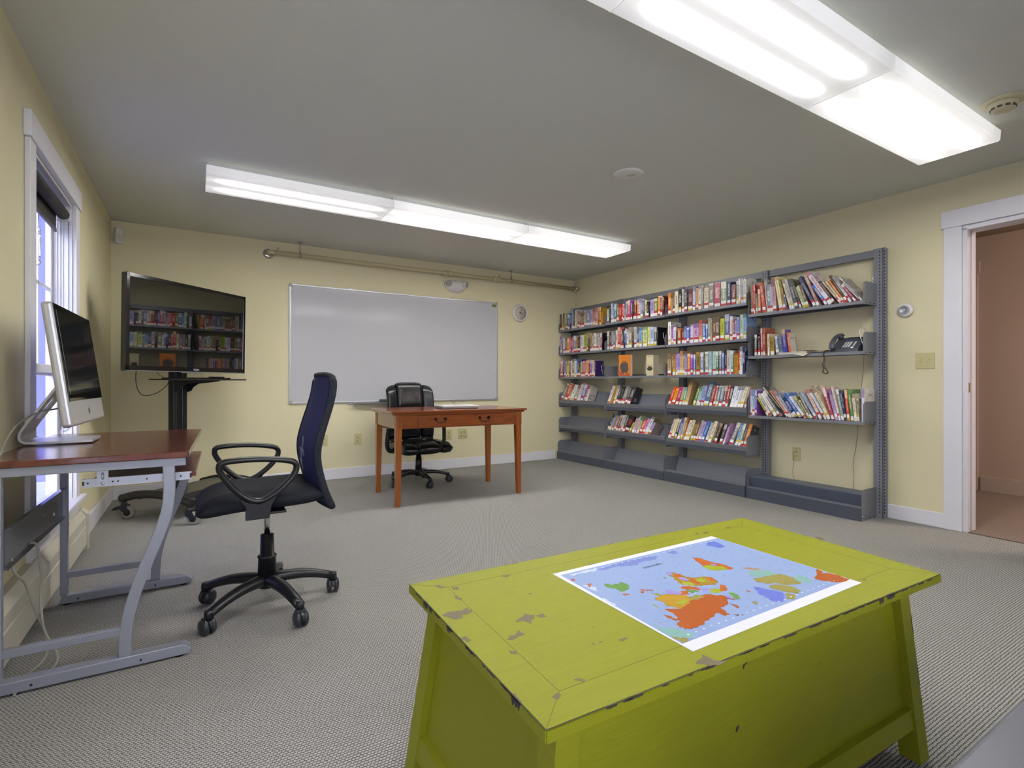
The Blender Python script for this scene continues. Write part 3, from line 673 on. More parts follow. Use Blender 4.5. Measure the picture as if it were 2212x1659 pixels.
for bay, zt in ((0, .79), (1, .775), (2, .795)): tilted_shelf(4, bay, zt)
for bay, zt in ((0, .455), (1, .455), (2, .445)): tilted_shelf(5, bay, zt)
for bay, zt in ((0, .108), (1, .108), (2, .115)): tilted_shelf(6, bay, zt, True)
# last base unit: shelf turned over, nothing on it
y0, y1 = BAY[3]; a, b = y1+.003, y0-.003
t = thing('base_shelf', 'upturned empty base shelf on the floor below the phone, bay nearest the doorway', 'shelf', (XB, (y0+y1)/2, 0), 0, 'steel shelves of the wall unit')
bm = BM(); prism(bm, [(x, a, z) for x, z in [(XF-.006, .196), (XF-.006, .188), (XF+.028, .100), (XF+.031, .100), (XF-.002, .190), (XF-.002, .192), (4.36, .192), (4.36, .196)]], (0, b-a, 0)); obj('shelf_board', bm, mat('shelf_blue_grey', '535a6a', .45), t)
bm = BM(); rbox(bm, (4.17, a, 0), (4.18, b, .098), .001); obj('kick_plate', bm, M_STEELD, t)
bm = BM(); box(bm, (4.168, a, .096), (XF+.04, b, .100)); obj('ledge', bm, M_STEEL, t)
brackets(t, 3, rounded(XF-.022, 4.397, .0, .232, .05))
bm = BM(); lathe(bm, [(0, -.004), (.006, -.003), (.006, 0)], (XF-.008, BAY[3][1], .035), 12, axis='Y'); lathe(bm, [(0, -.004), (.006, -.003), (.006, 0)], (XF+.06, BAY[3][1], .05), 12, axis='Y'); obj('bolts', bm, M_CHROME, t)

# ================================================================== BOOKS
COL = {}
for ln in """amber:c98a1e:f0d9a0;black:121113:8d8a88;blackred:1c1315:c43440;blue:4f74b8:dfe6f0;bluegrey:8189a0:e6e4e4:blue-grey;bluepurple:6e5aa6:e0d8ef:blue-purple;bluewhite:dfe3ec:4e63b4:blue and white;brightblue:2f6fd6:f1e06a:bright blue
brown:6b5648:d8cbb8;brownred:7c3f38:d9c7ba:brown-red;bw:2a2a2a:ecebe6:black and white;coral:cf7a66:f2e3d6;cream:ddd3b4:6f5a44;creambrown:c9ae93:6a4330:cream-brown;creampink:e2c6b4:a8404a:cream-pink;creamtan:c9a878:8a6a45:cream-tan
dbrown:3b2c26:b59a80:dark brown;dgreen:2c3d33:9fb39a:dark green;dgrey:454446:c9c6c2:dark grey;dolive:3f3f2c:b9b48c:dark olive;dred:6d1a1e:d8b0a0:dark red;dteal:224048:b6cfcc:dark teal;gold:b98e2c:5c3f12;goldblack:a07f33:241c14:gold and black
goldbrown:9b7b3e:3c2b18:gold-brown;green:5f8a4a:e6edd4;greenpink:9bc04a:d0549a:green and pink;greenwhite:4f7a4a:e9e6da:green and white;grey:85817e:e8e4dd;greyblue:6f7f98:dfe3e8:grey-blue;greybrown:8b7f74:ece5da:grey-brown;greygreen:7f9186:e2e8df:grey-green
indigo:3a3f86:e0b860;indigoblack:2a2056:8d6fc0:indigo and black;khaki:a39a6a:5c4f2e;lavblue:8f9cd0:4c4f8c:lavender-blue;lavender:a99fcb:51467f;lavtan:b9a49a:6e5a72:lavender-tan;lavwhite:dcd6e6:7a67a0:lavender-white;lblue:8fb0d6:36506e:light blue
lgrey:b7b4b2:5b5754:light grey;lilac:b3a2c8:6c4f86;lilacpink:d0a6d0:6b3b7c:lilac-pink;lime:b9c23a:5e6a1c;magenta:b1307a:f0c6dc;magpurple:8d3fae:ecd9f4:magenta-purple;maroon:5f2c33:d4bfae;maroonbrown:5c342c:cbb09c:maroon-brown;maroonwhite:d9c8c4:7d2436:maroon and white
mauve:8a6f8e:e0d5e2;mint:a7d3c4:a84a5e;mustard:b8862a:6e3a16;navy:27305e:d5d9e6;navygrey:3d4270:9a9a9c:navy and grey;navywhite:d9dbe2:2b3156:navy and white;olive:85803a:e2ddb0;olivegrey:7f7d68:d9d5bf:olive-grey;orange:cf7a2c:f4dcae
orangebrown:a8672f:f0ddc0:orange-brown;orangepink:c98a6a:efd9c8:orange-pink;orangered:d4492c:f6d6b4:orange-red;orangeyellow:e39a2c:8e3a14:orange-yellow;paleblue:b5c8de:5d6f9a:pale blue;palebluegrey:a9b9c6:5a6a9c:pale blue-grey;palegreen:b7c9a4:4f6a45:pale green
palegrey:c9c9c4:7a7a76:pale grey;paleyellow:dcd68c:7d8a3a:pale yellow;peach:dcae7e:9a5a34;pink:cf6f90:f3dce4;pinkgrey:b59aa2:5e4a55:pink-grey;pinkmauve:c58fa0:6a3550:pink-mauve;pinkpurple:cf8ac6:5e3580:pink and purple;pinkred:cf4f62:f5dadb:pink-red
purple:6a4a92:dccdea;purpleblue:5a55c0:d9c06a:purple-blue;red:b32732:f0cbb8;redgrey:8a5456:d6cfcb:red-grey;redolive:7b6b3a:c4343c:red and olive;redorange:c0472e:ecc49a:red-orange;redpink:c64462:f6d7d6:red-pink;redwhite:dcd2cc:b5303a:red and white
redwhiteblue:d9d9de:b8313c:red, white and blue;rose:b5717c:f0dcd8;rosebrown:9a6a62:dbc3b4:rose-brown;rosered:b04a5e:f3dfe0:rose-red;rust:a34e32:e8c5a4;sage:8fa387:f0ecd8:sage green;salmon:d68d7e:8d3d3a;silver:b9bbc0:5f6066;silverblue:aab4c8:43537e:silver-blue
slate:565d6b:c2c6cc;slateblue:5d6490:c4c8dc:slate blue;steelblue:4a6a86:d4dfe6:steel blue;tan:b39a74:5f4930;tangold:bb9450:6a4a1c:tan-gold;tanorange:c79a5c:a04a1e:tan-orange;taupe:93877a:e5dccf;teal:4fa79c:e8efe2;white:e6e3dc:5a5856;whiteblue:dfe2ea:4f69b2:white and blue
whitegreen:dfe3d2:5b8a4c:white and green;whitegrey:c9c6c2:3a3838:white-grey;whitered:dfd6d0:b02c36:white and red;yblack:b9a42e:18160f:yellow and black;yellowgreen:a9b835:4c5a1a:yellow-green;yellowmint:c3cf8a:4a8a78:yellow and mint;yellowwhite:e2dba0:a8872a:yellow and white
comic:d8683a:f3f0ea:orange and white""".replace('\n', ';').split(';'):
    p = ln.strip().split(':'); COL[p[0]] = (lin(p[1]), lin(p[2]), p[3] if len(p) > 3 else p[0])
BOOKS = {"1.0":(1.725,0,[[5.626,0.0283,0.218,0.0,"dbrown","r"],[5.5969,0.0258,0.225,0.0,"mauve","y"],[5.5698,0.034,0.223,0.0,"yblack","y"],[5.5348,0.0194,0.214,0.0,"olive","n"],[5.5143,0.0308,0.222,0.0,"grey","r"],[5.4824,0.0316,0.208,0.0,"dteal","r"],[5.4496,0.0324,0.198,0.0,"blue","r"],[5.416,0.0343,0.207,0.0,"navy","n"],[5.3804,0.0361,0.259,0.0,"lblue","y"],[5.3432,0.0284,0.245,0.0,"dolive","r"],[5.3137,0.0199,0.241,0.0,"white","n"],[5.2927,0.0342,0.238,0.0,"lgrey","n"],[5.2574,0.0339,0.224,0.0,"rust","r"],[5.2225,0.0235,0.22,0.0,"grey","r"],[5.198,0.0735,0.181,0.0,"tan","r"],[5.1235,0.0347,0.222,0.0,"lgrey","r"],[5.0879,0.0907,0.216,0.0,"bluegrey","w"],[4.9963,0.0355,0.203,0.0,"lavender","w"],[4.96,0.0455,0.224,0.0,"salmon","y"],[4.9137,0.0347,0.224,0.0,"grey","y"],[4.8781,0.014,0.221,0.0,"white","n"],[4.8634,0.0231,0.219,0.0,"rust","n"],[4.8384,0.0257,0.219,0.0,"orange","r"],[4.8109,0.0264,0.211,0.0,"gold","n"]]),
"1.1":(1.733,0,[[4.696,0.0325,0.167,0.0,"bluewhite","r"],[4.6625,0.0311,0.183,0.0,"dgreen","n"],[4.63,0.0286,0.228,0.0,"white","y"],[4.6002,0.0306,0.22,0.0,"lblue","w"],[4.5684,0.0346,0.209,0.0,"blue","r"],[4.5325,0.0396,0.2,0.0,"olive","w"],[4.4919,0.0401,0.202,0.0,"red","n"],[4.4506,0.0241,0.2,0.0,"orangered","w"],[4.4255,0.0239,0.196,0.0,"pink","r"],[4.4005,0.0237,0.19,0.0,"lgrey","n"],[4.3757,0.0296,0.216,0.0,"greyblue","r"],[4.345,0.0364,0.226,0.0,"redpink","r"],[4.3076,0.0281,0.221,0.0,"purple","r"],[4.2785,0.0119,0.181,0.0,"black","n"],[4.2656,0.0238,0.208,0.0,"dbrown","r"],[4.2409,0.0324,0.211,0.0,"dred","r"],[4.2075,0.0272,0.214,0.0,"orange","r"],[4.1794,0.027,0.224,0.0,"lavwhite","r"],[4.1514,0.0363,0.218,0.0,"bluegrey","y"],[4.1143,0.0255,0.211,0.0,"slate","n"],[4.0879,0.0309,0.2,0.0,"cream","r"],[4.0561,0.0306,0.172,0.0,"dbrown","r"],[4.0247,0.023,0.167,0.0,"black","n"],[4.001,0.0536,0.191,0.0,"lavender","w"],[3.9462,0.0473,0.19,0.0,"olive","r"],[3.8982,0.0265,0.213,0.0,"orange","r"],[3.8711,0.034,0.211,0.0,"brown","r"],[3.8366,0.0233,0.192,0.0,"dred","n"]]),
"1.2":(1.737,0,[[3.761,0.037,0.221,0.0,"orange","r"],[3.7231,0.0218,0.209,0.0,"tan","n"],[3.7005,0.0323,0.205,0.0,"brown","r"],[3.6669,0.0435,0.22,0.0,"cream","n"],[3.6221,0.0356,0.235,0.0,"bw","y"],[3.5814,0.032,0.232,0.0,"whitegrey","r"],[3.5467,0.0378,0.222,0.0,"dgrey","r"],[3.504,0.0552,0.22,0.0,"maroon","y"],[3.4436,0.0247,0.238,0.0,"lavwhite","r"],[3.4164,0.0128,0.231,0.0,"grey","n"],[3.4014,0.0253,0.217,0.0,"tanorange","r"],[3.3735,0.0318,0.237,0.0,"white","r"],[3.3372,0.022,0.231,0.0,"taupe","n"],[3.3118,0.049,0.224,0.0,"cream","r"],[3.2571,0.0517,0.234,0.0,"greybrown","w"],[3.1941,0.0658,0.232,0.0,"rosered","w"],[3.1196,0.0589,0.228,0.0,"sage","r"],[3.0533,0.0337,0.22,0.0,"navy","r"],[3.0093,0.0441,0.186,0.0,"brownred","r"],[2.9591,0.0209,0.213,0.0,"grey","y"],[2.9361,0.0191,0.228,0.0,"white","y"],[2.909,0.0173,0.223,0.0,"lgrey","r"],[2.8898,0.0277,0.227,0.0,"white","y"]]),
"1.3":(1.627,0,[[2.8137,0.0181,0.264,-0.028,"redolive","r"],[2.7928,0.0114,0.261,-0.035,"red","r"],[2.7805,0.0114,0.261,-0.022,"red","r"],[2.7623,0.0161,0.178,-0.056,"khaki","w"],[2.7452,0.0234,0.216,-0.033,"orangepink","r"],[2.6972,0.0317,0.267,-0.143,"redorange","r"],[2.6645,0.0067,0.293,-0.09,"white","n"],[2.6568,0.0299,0.243,-0.054,"bluegrey","r"],[2.6228,0.0143,0.241,-0.068,"mint","r"],[2.6078,0.0318,0.298,-0.069,"pinkmauve","r"],[2.5467,0.0303,0.295,-0.164,"yellowwhite","r"],[2.5131,0.0241,0.197,-0.171,"goldbrown","r"],[2.4862,0.0124,0.132,-0.186,"navy","n"],[2.4611,0.0172,0.272,-0.271,"cream","y"],[2.4427,0.0217,0.266,-0.256,"lgrey","y"],[2.4172,0.03,0.26,-0.264,"dgrey","w"],[2.3736,0.0151,0.259,-0.309,"dolive","r"],[2.352,0.0135,0.191,-0.334,"palegreen","y"],[2.337,0.0156,0.199,-0.331,"olive","y"],[2.3196,0.0215,0.199,-0.33,"brown","y"],[2.2644,0.0232,0.284,-0.468,"navygrey","r"],[2.238,0.0226,0.27,-0.386,"rosebrown","w"],[2.1752,0.0198,0.197,-0.565,"brightblue","r"],[2.1463,0.0314,0.33,-0.583,"redwhiteblue","r"],[2.108,0.0177,0.226,-0.562,"dbrown","w"],[2.0687,0.0123,0.229,-0.626,"creambrown","r"],[2.0529,0.0112,0.228,-0.595,"cream","r"],[2.0391,0.0124,0.218,-0.56,"orange","r"],[2.024,0.0167,0.259,-0.528,"maroonbrown","r"],[1.9987,0.0169,0.25,-0.546,"palegrey","r"],[1.9652,0.0147,0.171,-0.607,"rosered","w"],[1.9265,0.0071,0.2,-0.692,"white","r"],[1.9164,0.0106,0.254,-0.676,"grey","w"]]),
"2.0":(1.415,0,[[5.626,0.0421,0.223,0.0,"lilac","w"],[5.5834,0.018,0.22,0.0,"slate","n"],[5.5641,0.0392,0.218,0.0,"lavwhite","r"],[5.5238,0.0333,0.211,0.0,"brown","r"],[5.4893,0.0209,0.202,0.0,"khaki","r"],[5.4672,0.0393,0.197,0.0,"amber","w"],[5.4274,0.0227,0.2,0.0,"pink","w"],[5.4036,0.0365,0.198,0.0,"magenta","n"],[5.3659,0.0213,0.202,0.0,"coral","r"],[5.3435,0.0559,0.218,0.0,"greyblue","r"],[5.2872,0.0291,0.195,0.0,"tanorange","r"],[5.257,0.0505,0.2,0.0,"dbrown","r"],[5.2054,0.0528,0.215,0.0,"lavwhite","n"],[5.1516,0.0291,0.21,0.0,"whitegreen","r"],[5.1215,0.0467,0.237,0.0,"yellowgreen","r"],[5.074,0.0275,0.238,0.0,"olivegrey","r"],[5.0456,0.0331,0.23,0.0,"dbrown","n"],[5.0117,0.0366,0.23,0.0,"tan","r"],[4.9743,0.0371,0.211,0.0,"taupe","y"],[4.9365,0.0358,0.217,0.0,"white","r"],[4.8988,0.0456,0.211,0.0,"lgrey","r"],[4.8477,0.0203,0.163,0.0,"silver","n"],[4.8246,0.0302,0.214,0.0,"rose","r"],[4.7926,0.01,0.211,0.0,"black","n"]]),
"2.1":(1.417,0,[[4.6892,0.0332,0.22,0.0,"grey","w"],[4.6518,0.0329,0.213,0.0,"dolive","r"],[4.6168,0.0315,0.214,0.0,"pinkgrey","r"],[4.5832,0.0281,0.214,0.0,"greyblue","r"],[4.5468,0.035,0.219,0.0,"cream","y"],[4.5087,0.0397,0.251,0.0,"red","y"],[4.467,0.0202,0.212,0.0,"pinkred","w"],[4.4448,0.031,0.206,0.0,"dgrey","r"],[4.4118,0.0238,0.203,0.0,"navy","n"],[4.386,0.0197,0.226,0.0,"blue","w"],[4.3633,0.0264,0.22,0.0,"white","y"],[4.334,0.0503,0.235,0.0,"taupe","y"],[4.2779,0.0229,0.226,0.0,"dbrown","n"],[4.2493,0.0369,0.234,0.0,"whitegrey","r"],[4.2096,0.0383,0.213,0.0,"slate","y"],[4.1695,0.0397,0.21,0.0,"lblue","y"],[4.128,0.0155,0.186,0.0,"grey","n"],[4.1097,0.0579,0.215,0.0,"yellowmint","y"],[4.0447,0.0329,0.212,0.0,"paleyellow","y"],[4.0091,0.05,0.209,0.0,"paleblue","y"],[3.9538,0.0372,0.2,0.0,"dgrey","y"],[3.9149,0.0163,0.197,0.0,"black","n"]]),
"2.2":(1.415,0,[[3.7536,0.0375,0.238,0.0,"white","y"],[3.7135,0.0272,0.185,0.0,"pinkpurple","y"],[3.6838,0.0281,0.178,0.0,"whiteblue","r"],[3.6533,0.0193,0.175,0.0,"dbrown","n"],[3.6317,0.0413,0.165,0.0,"orangebrown","r"],[3.5814,0.0251,0.16,0.0,"brownred","r"],[3.5498,0.0331,0.174,0.0,"lavblue","r"],[3.5144,0.0276,0.158,0.0,"blue","r"],[3.4844,0.0152,0.16,0.0,"purple","r"],[3.467,0.0282,0.187,0.0,"lavwhite","r"],[3.4366,0.0585,0.189,0.0,"lilacpink","r"],[3.3716,0.0379,0.219,0.0,"salmon","y"],[3.3274,0.0317,0.178,0.0,"blue","r"],[3.2935,0.0219,0.175,0.0,"blue","w"],[3.2695,0.0292,0.225,0.0,"greygreen","r"],[3.2381,0.0214,0.214,0.0,"tan","n"],[3.2127,0.0314,0.223,0.0,"brown","r"],[3.1792,0.0437,0.223,0.0,"brown","r"],[3.1296,0.0438,0.21,0.0,"lime","r"],[3.08,0.0474,0.24,0.0,"slateblue","y"],[3.0286,0.0268,0.219,0.0,"whitered","r"],[2.9962,0.024,0.184,0.0,"redgrey","r"],[2.9703,0.0153,0.178,0.0,"lavender","r"],[2.9532,0.0286,0.203,0.0,"lavblue","r"],[2.9192,0.0283,0.222,0.0,"palegreen","y"],[2.8889,0.0312,0.226,0.0,"lblue","y"]]),
"2.3":(1.255,0,[[2.7799,0.0221,0.189,-0.004,"bw","r"],[2.7479,0.0232,0.171,-0.014,"dbrown","r"],[2.7185,0.015,0.24,-0.026,"pink","r"],[2.696,0.0181,0.242,-0.031,"rust","w"],[2.6567,0.0179,0.189,-0.027,"cream","w"],[2.6274,0.0339,0.156,-0.029,"goldblack","w"],[2.5797,0.026,0.161,-0.112,"greyblue","w"],[2.5502,0.0273,0.219,-0.105,"purpleblue","n"],[2.5053,0.0176,0.192,-0.125,"comic","n"]]),
"3.0":(1.097,0,[[5.6252,0.0571,0.216,0.0,"rose","r"],[5.5659,0.0144,0.207,0.0,"dred","n"],[5.5492,0.0418,0.216,0.0,"lavblue","r"],[5.5052,0.0175,0.205,0.0,"olive","r"],[5.4856,0.0325,0.204,0.0,"paleyellow","r"],[5.4466,0.0204,0.216,0.0,"orange","w"],[5.424,0.0289,0.205,0.0,"brown","n"],[5.393,0.0244,0.214,0.0,"white","n"],[5.3665,0.0452,0.236,0.0,"grey","y"],[5.3192,0.0333,0.214,0.0,"white","y"],[5.2807,0.0227,0.233,0.0,"lblue","y"],[5.256,0.0287,0.228,0.0,"indigo","r"],[5.2252,0.0285,0.163,0.0,"goldblack","r"],[5.1948,0.0232,0.197,0.0,"palegreen","r"],[5.1696,0.0271,0.196,0.0,"mauve","r"],[5.1405,0.0288,0.201,0.0,"pink","r"],[5.1097,0.0237,0.197,0.0,"orange","w"],[5.0811,0.0313,0.212,0.0,"peach","r"],[5.0468,0.0272,0.198,0.0,"red","w"],[5.0177,0.0289,0.203,0.0,"purple","r"],[4.9841,0.0429,0.205,0.0,"whitegrey","r"],[4.9365,0.0217,0.2,0.0,"salmon","y"],[4.9129,0.0131,0.196,0.0,"indigoblack","n"]]),
"3.2":(1.097,0,[[3.761,0.046,0.227,0.0,"tan","r"],[3.7142,0.0173,0.222,0.0,"brown","n"],[3.6958,0.0354,0.221,0.0,"tangold","y"],[3.6593,0.0223,0.219,0.0,"pinkpurple","y"],[3.6363,0.0305,0.222,0.0,"lavblue","y"],[3.6044,0.0374,0.246,0.0,"peach","y"],[3.566,0.0257,0.218,0.0,"tan","y"],[3.5395,0.0254,0.221,0.0,"lavblue","r"],[3.5112,0.0371,0.215,0.0,"orange","r"],[3.4701,0.0268,0.205,0.0,"magpurple","r"],[3.4406,0.0255,0.204,0.0,"blue","y"],[3.4054,0.0426,0.227,0.0,"goldbrown","r"],[3.3519,0.0381,0.22,0.0,"bluegrey","r"],[3.3031,0.0393,0.224,0.0,"sage","r"],[3.2552,0.0332,0.223,0.0,"palebluegrey","w"],[3.2127,0.0354,0.221,0.0,"mint","r"],[3.1736,0.0296,0.219,0.0,"greenwhite","w"],[3.1415,0.024,0.221,0.0,"greyblue","r"],[3.1142,0.0264,0.204,0.0,"slateblue","w"],[3.0827,0.0217,0.242,0.0,"bw","r"],[3.0577,0.0327,0.225,0.0,"lgrey","r"],[3.0224,0.0085,0.223,0.0,"white","n"],[3.0119,0.0237,0.215,0.0,"greygreen","r"],[2.9815,0.0393,0.194,0.0,"mustard","n"],[2.9387,0.0132,0.215,0.0,"orangered","w"],[2.9234,0.0254,0.252,0.0,"white","w"],[2.8956,0.0252,0.25,0.0,"navy","n"]]),
"4.0":(0.79,20,[[5.626,0.0668,0.229,0.212,"grey","r"],[5.5411,0.0665,0.236,0.134,"orangered","r"],[5.4731,0.0429,0.204,0.143,"tan","r"],[5.4283,0.0686,0.216,0.172,"white","y"],[5.3382,0.0507,0.214,0.075,"lgrey","r"],[5.273,0.0566,0.245,0.008,"redwhite","w"],[5.2151,0.0641,0.218,0.07,"blue","r"],[5.1367,0.0317,0.21,0.008,"red","y"],[5.1038,0.0377,0.209,0.025,"white","n"]]),
"4.1":(0.775,20,[[4.696,0.0426,0.228,0.111,"lavwhite","r"],[4.6513,0.0421,0.222,0.107,"gold","n"],[4.5943,0.0345,0.228,0.042,"white","y"],[4.5591,0.0413,0.228,0.057,"dgrey","r"],[4.5172,0.0478,0.225,0.059,"black","r"],[4.468,0.0641,0.217,0.106,"grey","r"],[4.403,0.0341,0.218,0.11,"dgrey","r"],[4.3673,0.0534,0.22,0.176,"dgrey","r"]]),
"4.2":(0.795,20,[[3.761,0.0317,0.198,0.149,"orangered","r"],[3.717,0.0416,0.193,0.094,"orangeyellow","r"],[3.6634,0.0367,0.193,0.038,"magenta","r"],[3.616,0.0308,0.193,-0.011,"greenpink","r"],[3.5768,0.0261,0.189,-0.053,"teal","y"],[3.5493,0.0409,0.273,-0.011,"creamtan","y"],[3.4474,0.0295,0.191,0.091,"green","y"],[3.4075,0.0233,0.204,0.039,"palegreen","w"],[3.3833,0.0251,0.214,0.04,"lblue","r"],[3.3491,0.0258,0.209,0.001,"lavender","r"],[3.3222,0.0566,0.251,0.055,"steelblue","y"],[3.2555,0.0307,0.21,0.023,"rust","r"],[3.2117,0.0228,0.21,-0.034,"rose","r"],[3.1882,0.0282,0.21,-0.001,"greygreen","y"],[3.1511,0.0334,0.206,-0.038,"greyblue","r"],[3.1117,0.032,0.211,-0.065,"maroon","r"],[3.0786,0.0244,0.211,-0.052,"red","w"],[3.0534,0.0242,0.211,-0.025,"bw","n"],[3.0284,0.0346,0.207,0.024,"navywhite","w"],[2.9928,0.0366,0.207,0.067,"navywhite","w"],[2.9529,0.0285,0.216,0.054,"whitegrey","y"],[2.9236,0.0298,0.207,0.056,"cream","y"],[2.88,0.0186,0.212,-0.009,"tan","r"]]),
"4.3":(0.731,0,[[2.8177,0.017,0.231,-0.014,"lavwhite","r"],[2.7994,0.0197,0.228,-0.003,"paleblue","r"],[2.7791,0.0184,0.22,0.009,"bluepurple","r"],[2.6605,0.0155,0.185,-0.555,"yellowgreen","r"],[2.6419,0.0274,0.216,-0.53,"whitegrey","r"],[2.5972,0.0267,0.227,-0.577,"white","y"],[2.5544,0.0205,0.258,-0.611,"grey","r"],[2.4853,0.0138,0.33,-0.73,"dgrey","r"],[2.4665,0.0093,0.28,-0.683,"peach","r"],[2.4538,0.0142,0.264,-0.638,"maroonwhite","r"],[2.4352,0.0166,0.242,-0.632,"greyblue","w"],[2.4141,0.0251,0.197,-0.602,"navy","y"],[2.3831,0.025,0.235,-0.6,"blue","y"],[2.3391,0.0178,0.213,-0.649,"bluewhite","r"],[2.3171,0.011,0.205,-0.562,"olive","n"],[2.3032,0.0136,0.167,-0.529,"olivegrey","y"],[2.2875,0.0165,0.23,-0.468,"grey","w"],[2.2509,0.0177,0.238,-0.533,"silverblue","r"],[2.2225,0.0214,0.254,-0.459,"creampink","r"],[2.1764,0.0132,0.235,-0.531,"whiteblue","r"],[2.1582,0.0221,0.293,-0.477,"cream","y"],[2.1254,0.0211,0.258,-0.295,"rosered","w"],[2.0997,0.0207,0.234,-0.238,"lilac","w"],[2.0744,0.0134,0.262,-0.229,"redwhite","r"],[2.058,0.0188,0.241,-0.185,"sage","w"],[2.0356,0.0169,0.232,-0.177,"navy","w"],[2.0154,0.0196,0.236,-0.096,"redorange","y"],[1.9875,0.0197,0.239,-0.128,"green","w"],[1.9663,0.0187,0.207,-0.108,"cream","w"],[1.9462,0.0139,0.169,-0.043,"olivegrey","y"],[1.9177,0.0184,0.246,-0.006,"lavwhite","n"]]),
"5.1":(0.455,20,[[4.696,0.0299,0.206,0.18,"bw","y"],[4.6648,0.0352,0.198,0.196,"lblue","y"],[4.6172,0.0261,0.18,0.135,"gold","r"],[4.5886,0.0315,0.182,0.129,"mauve","w"],[4.5526,0.0368,0.2,0.11,"brown","r"],[4.5083,0.031,0.201,0.076,"greybrown","r"],[4.4749,0.0308,0.202,0.071,"whitegrey","r"],[4.4429,0.0413,0.205,0.086,"dgrey","r"],[4.4003,0.0667,0.198,0.163,"blackred","r"],[4.3326,0.0246,0.128,0.249,"yblack","w"],[4.2901,0.0406,0.178,0.117,"lgrey","w"],[4.2461,0.0206,0.208,0.103,"pink","w"],[4.2179,0.0357,0.209,0.073,"palegreen","w"],[4.181,0.0409,0.16,0.267,"orangered","r"],[4.1306,0.0361,0.184,0.213,"pinkpurple","r"],[4.0917,0.0439,0.208,0.245,"white","y"],[4.0455,0.0356,0.146,0.317,"lavender","r"]]),
"5.2":(0.445,20,[[3.761,0.0333,0.213,0.118,"maroonwhite","r"],[3.7233,0.034,0.215,0.101,"yellowwhite","r"],[3.6787,0.0272,0.211,0.053,"bw","y"],[3.641,0.0323,0.232,0.01,"lavender","y"],[3.6035,0.0266,0.234,-0.009,"sage","y"],[3.5735,0.0158,0.236,-0.021,"orange","n"],[3.5572,0.026,0.211,0.128,"white","y"],[3.5295,0.0358,0.214,0.153,"cream","y"],[3.479,0.0294,0.205,0.084,"goldblack","y"],[3.4479,0.0291,0.203,0.082,"brown","y"],[3.4178,0.0246,0.217,0.135,"lavtan","r"],[3.3877,0.0341,0.213,0.113,"lavender","r"],[3.3522,0.0324,0.214,0.163,"blue","w"],[3.3039,0.0283,0.211,0.134,"whitegrey","r"],[3.2701,0.0354,0.218,0.139,"cream","y"],[3.2046,0.0309,0.2,0.156,"dbrown","r"],[3.1436,0.0314,0.192,0.088,"dgrey","r"],[3.1046,0.0185,0.215,0.126,"lilacpink","w"],[3.0398,0.0382,0.219,0.199,"grey","r"],[2.9766,0.0264,0.221,0.088,"lblue","y"],[2.9465,0.0253,0.214,0.075,"sage","y"],[2.9207,0.0216,0.218,0.112,"dgrey","r"],[2.8933,0.032,0.215,0.089,"orange","r"]])}
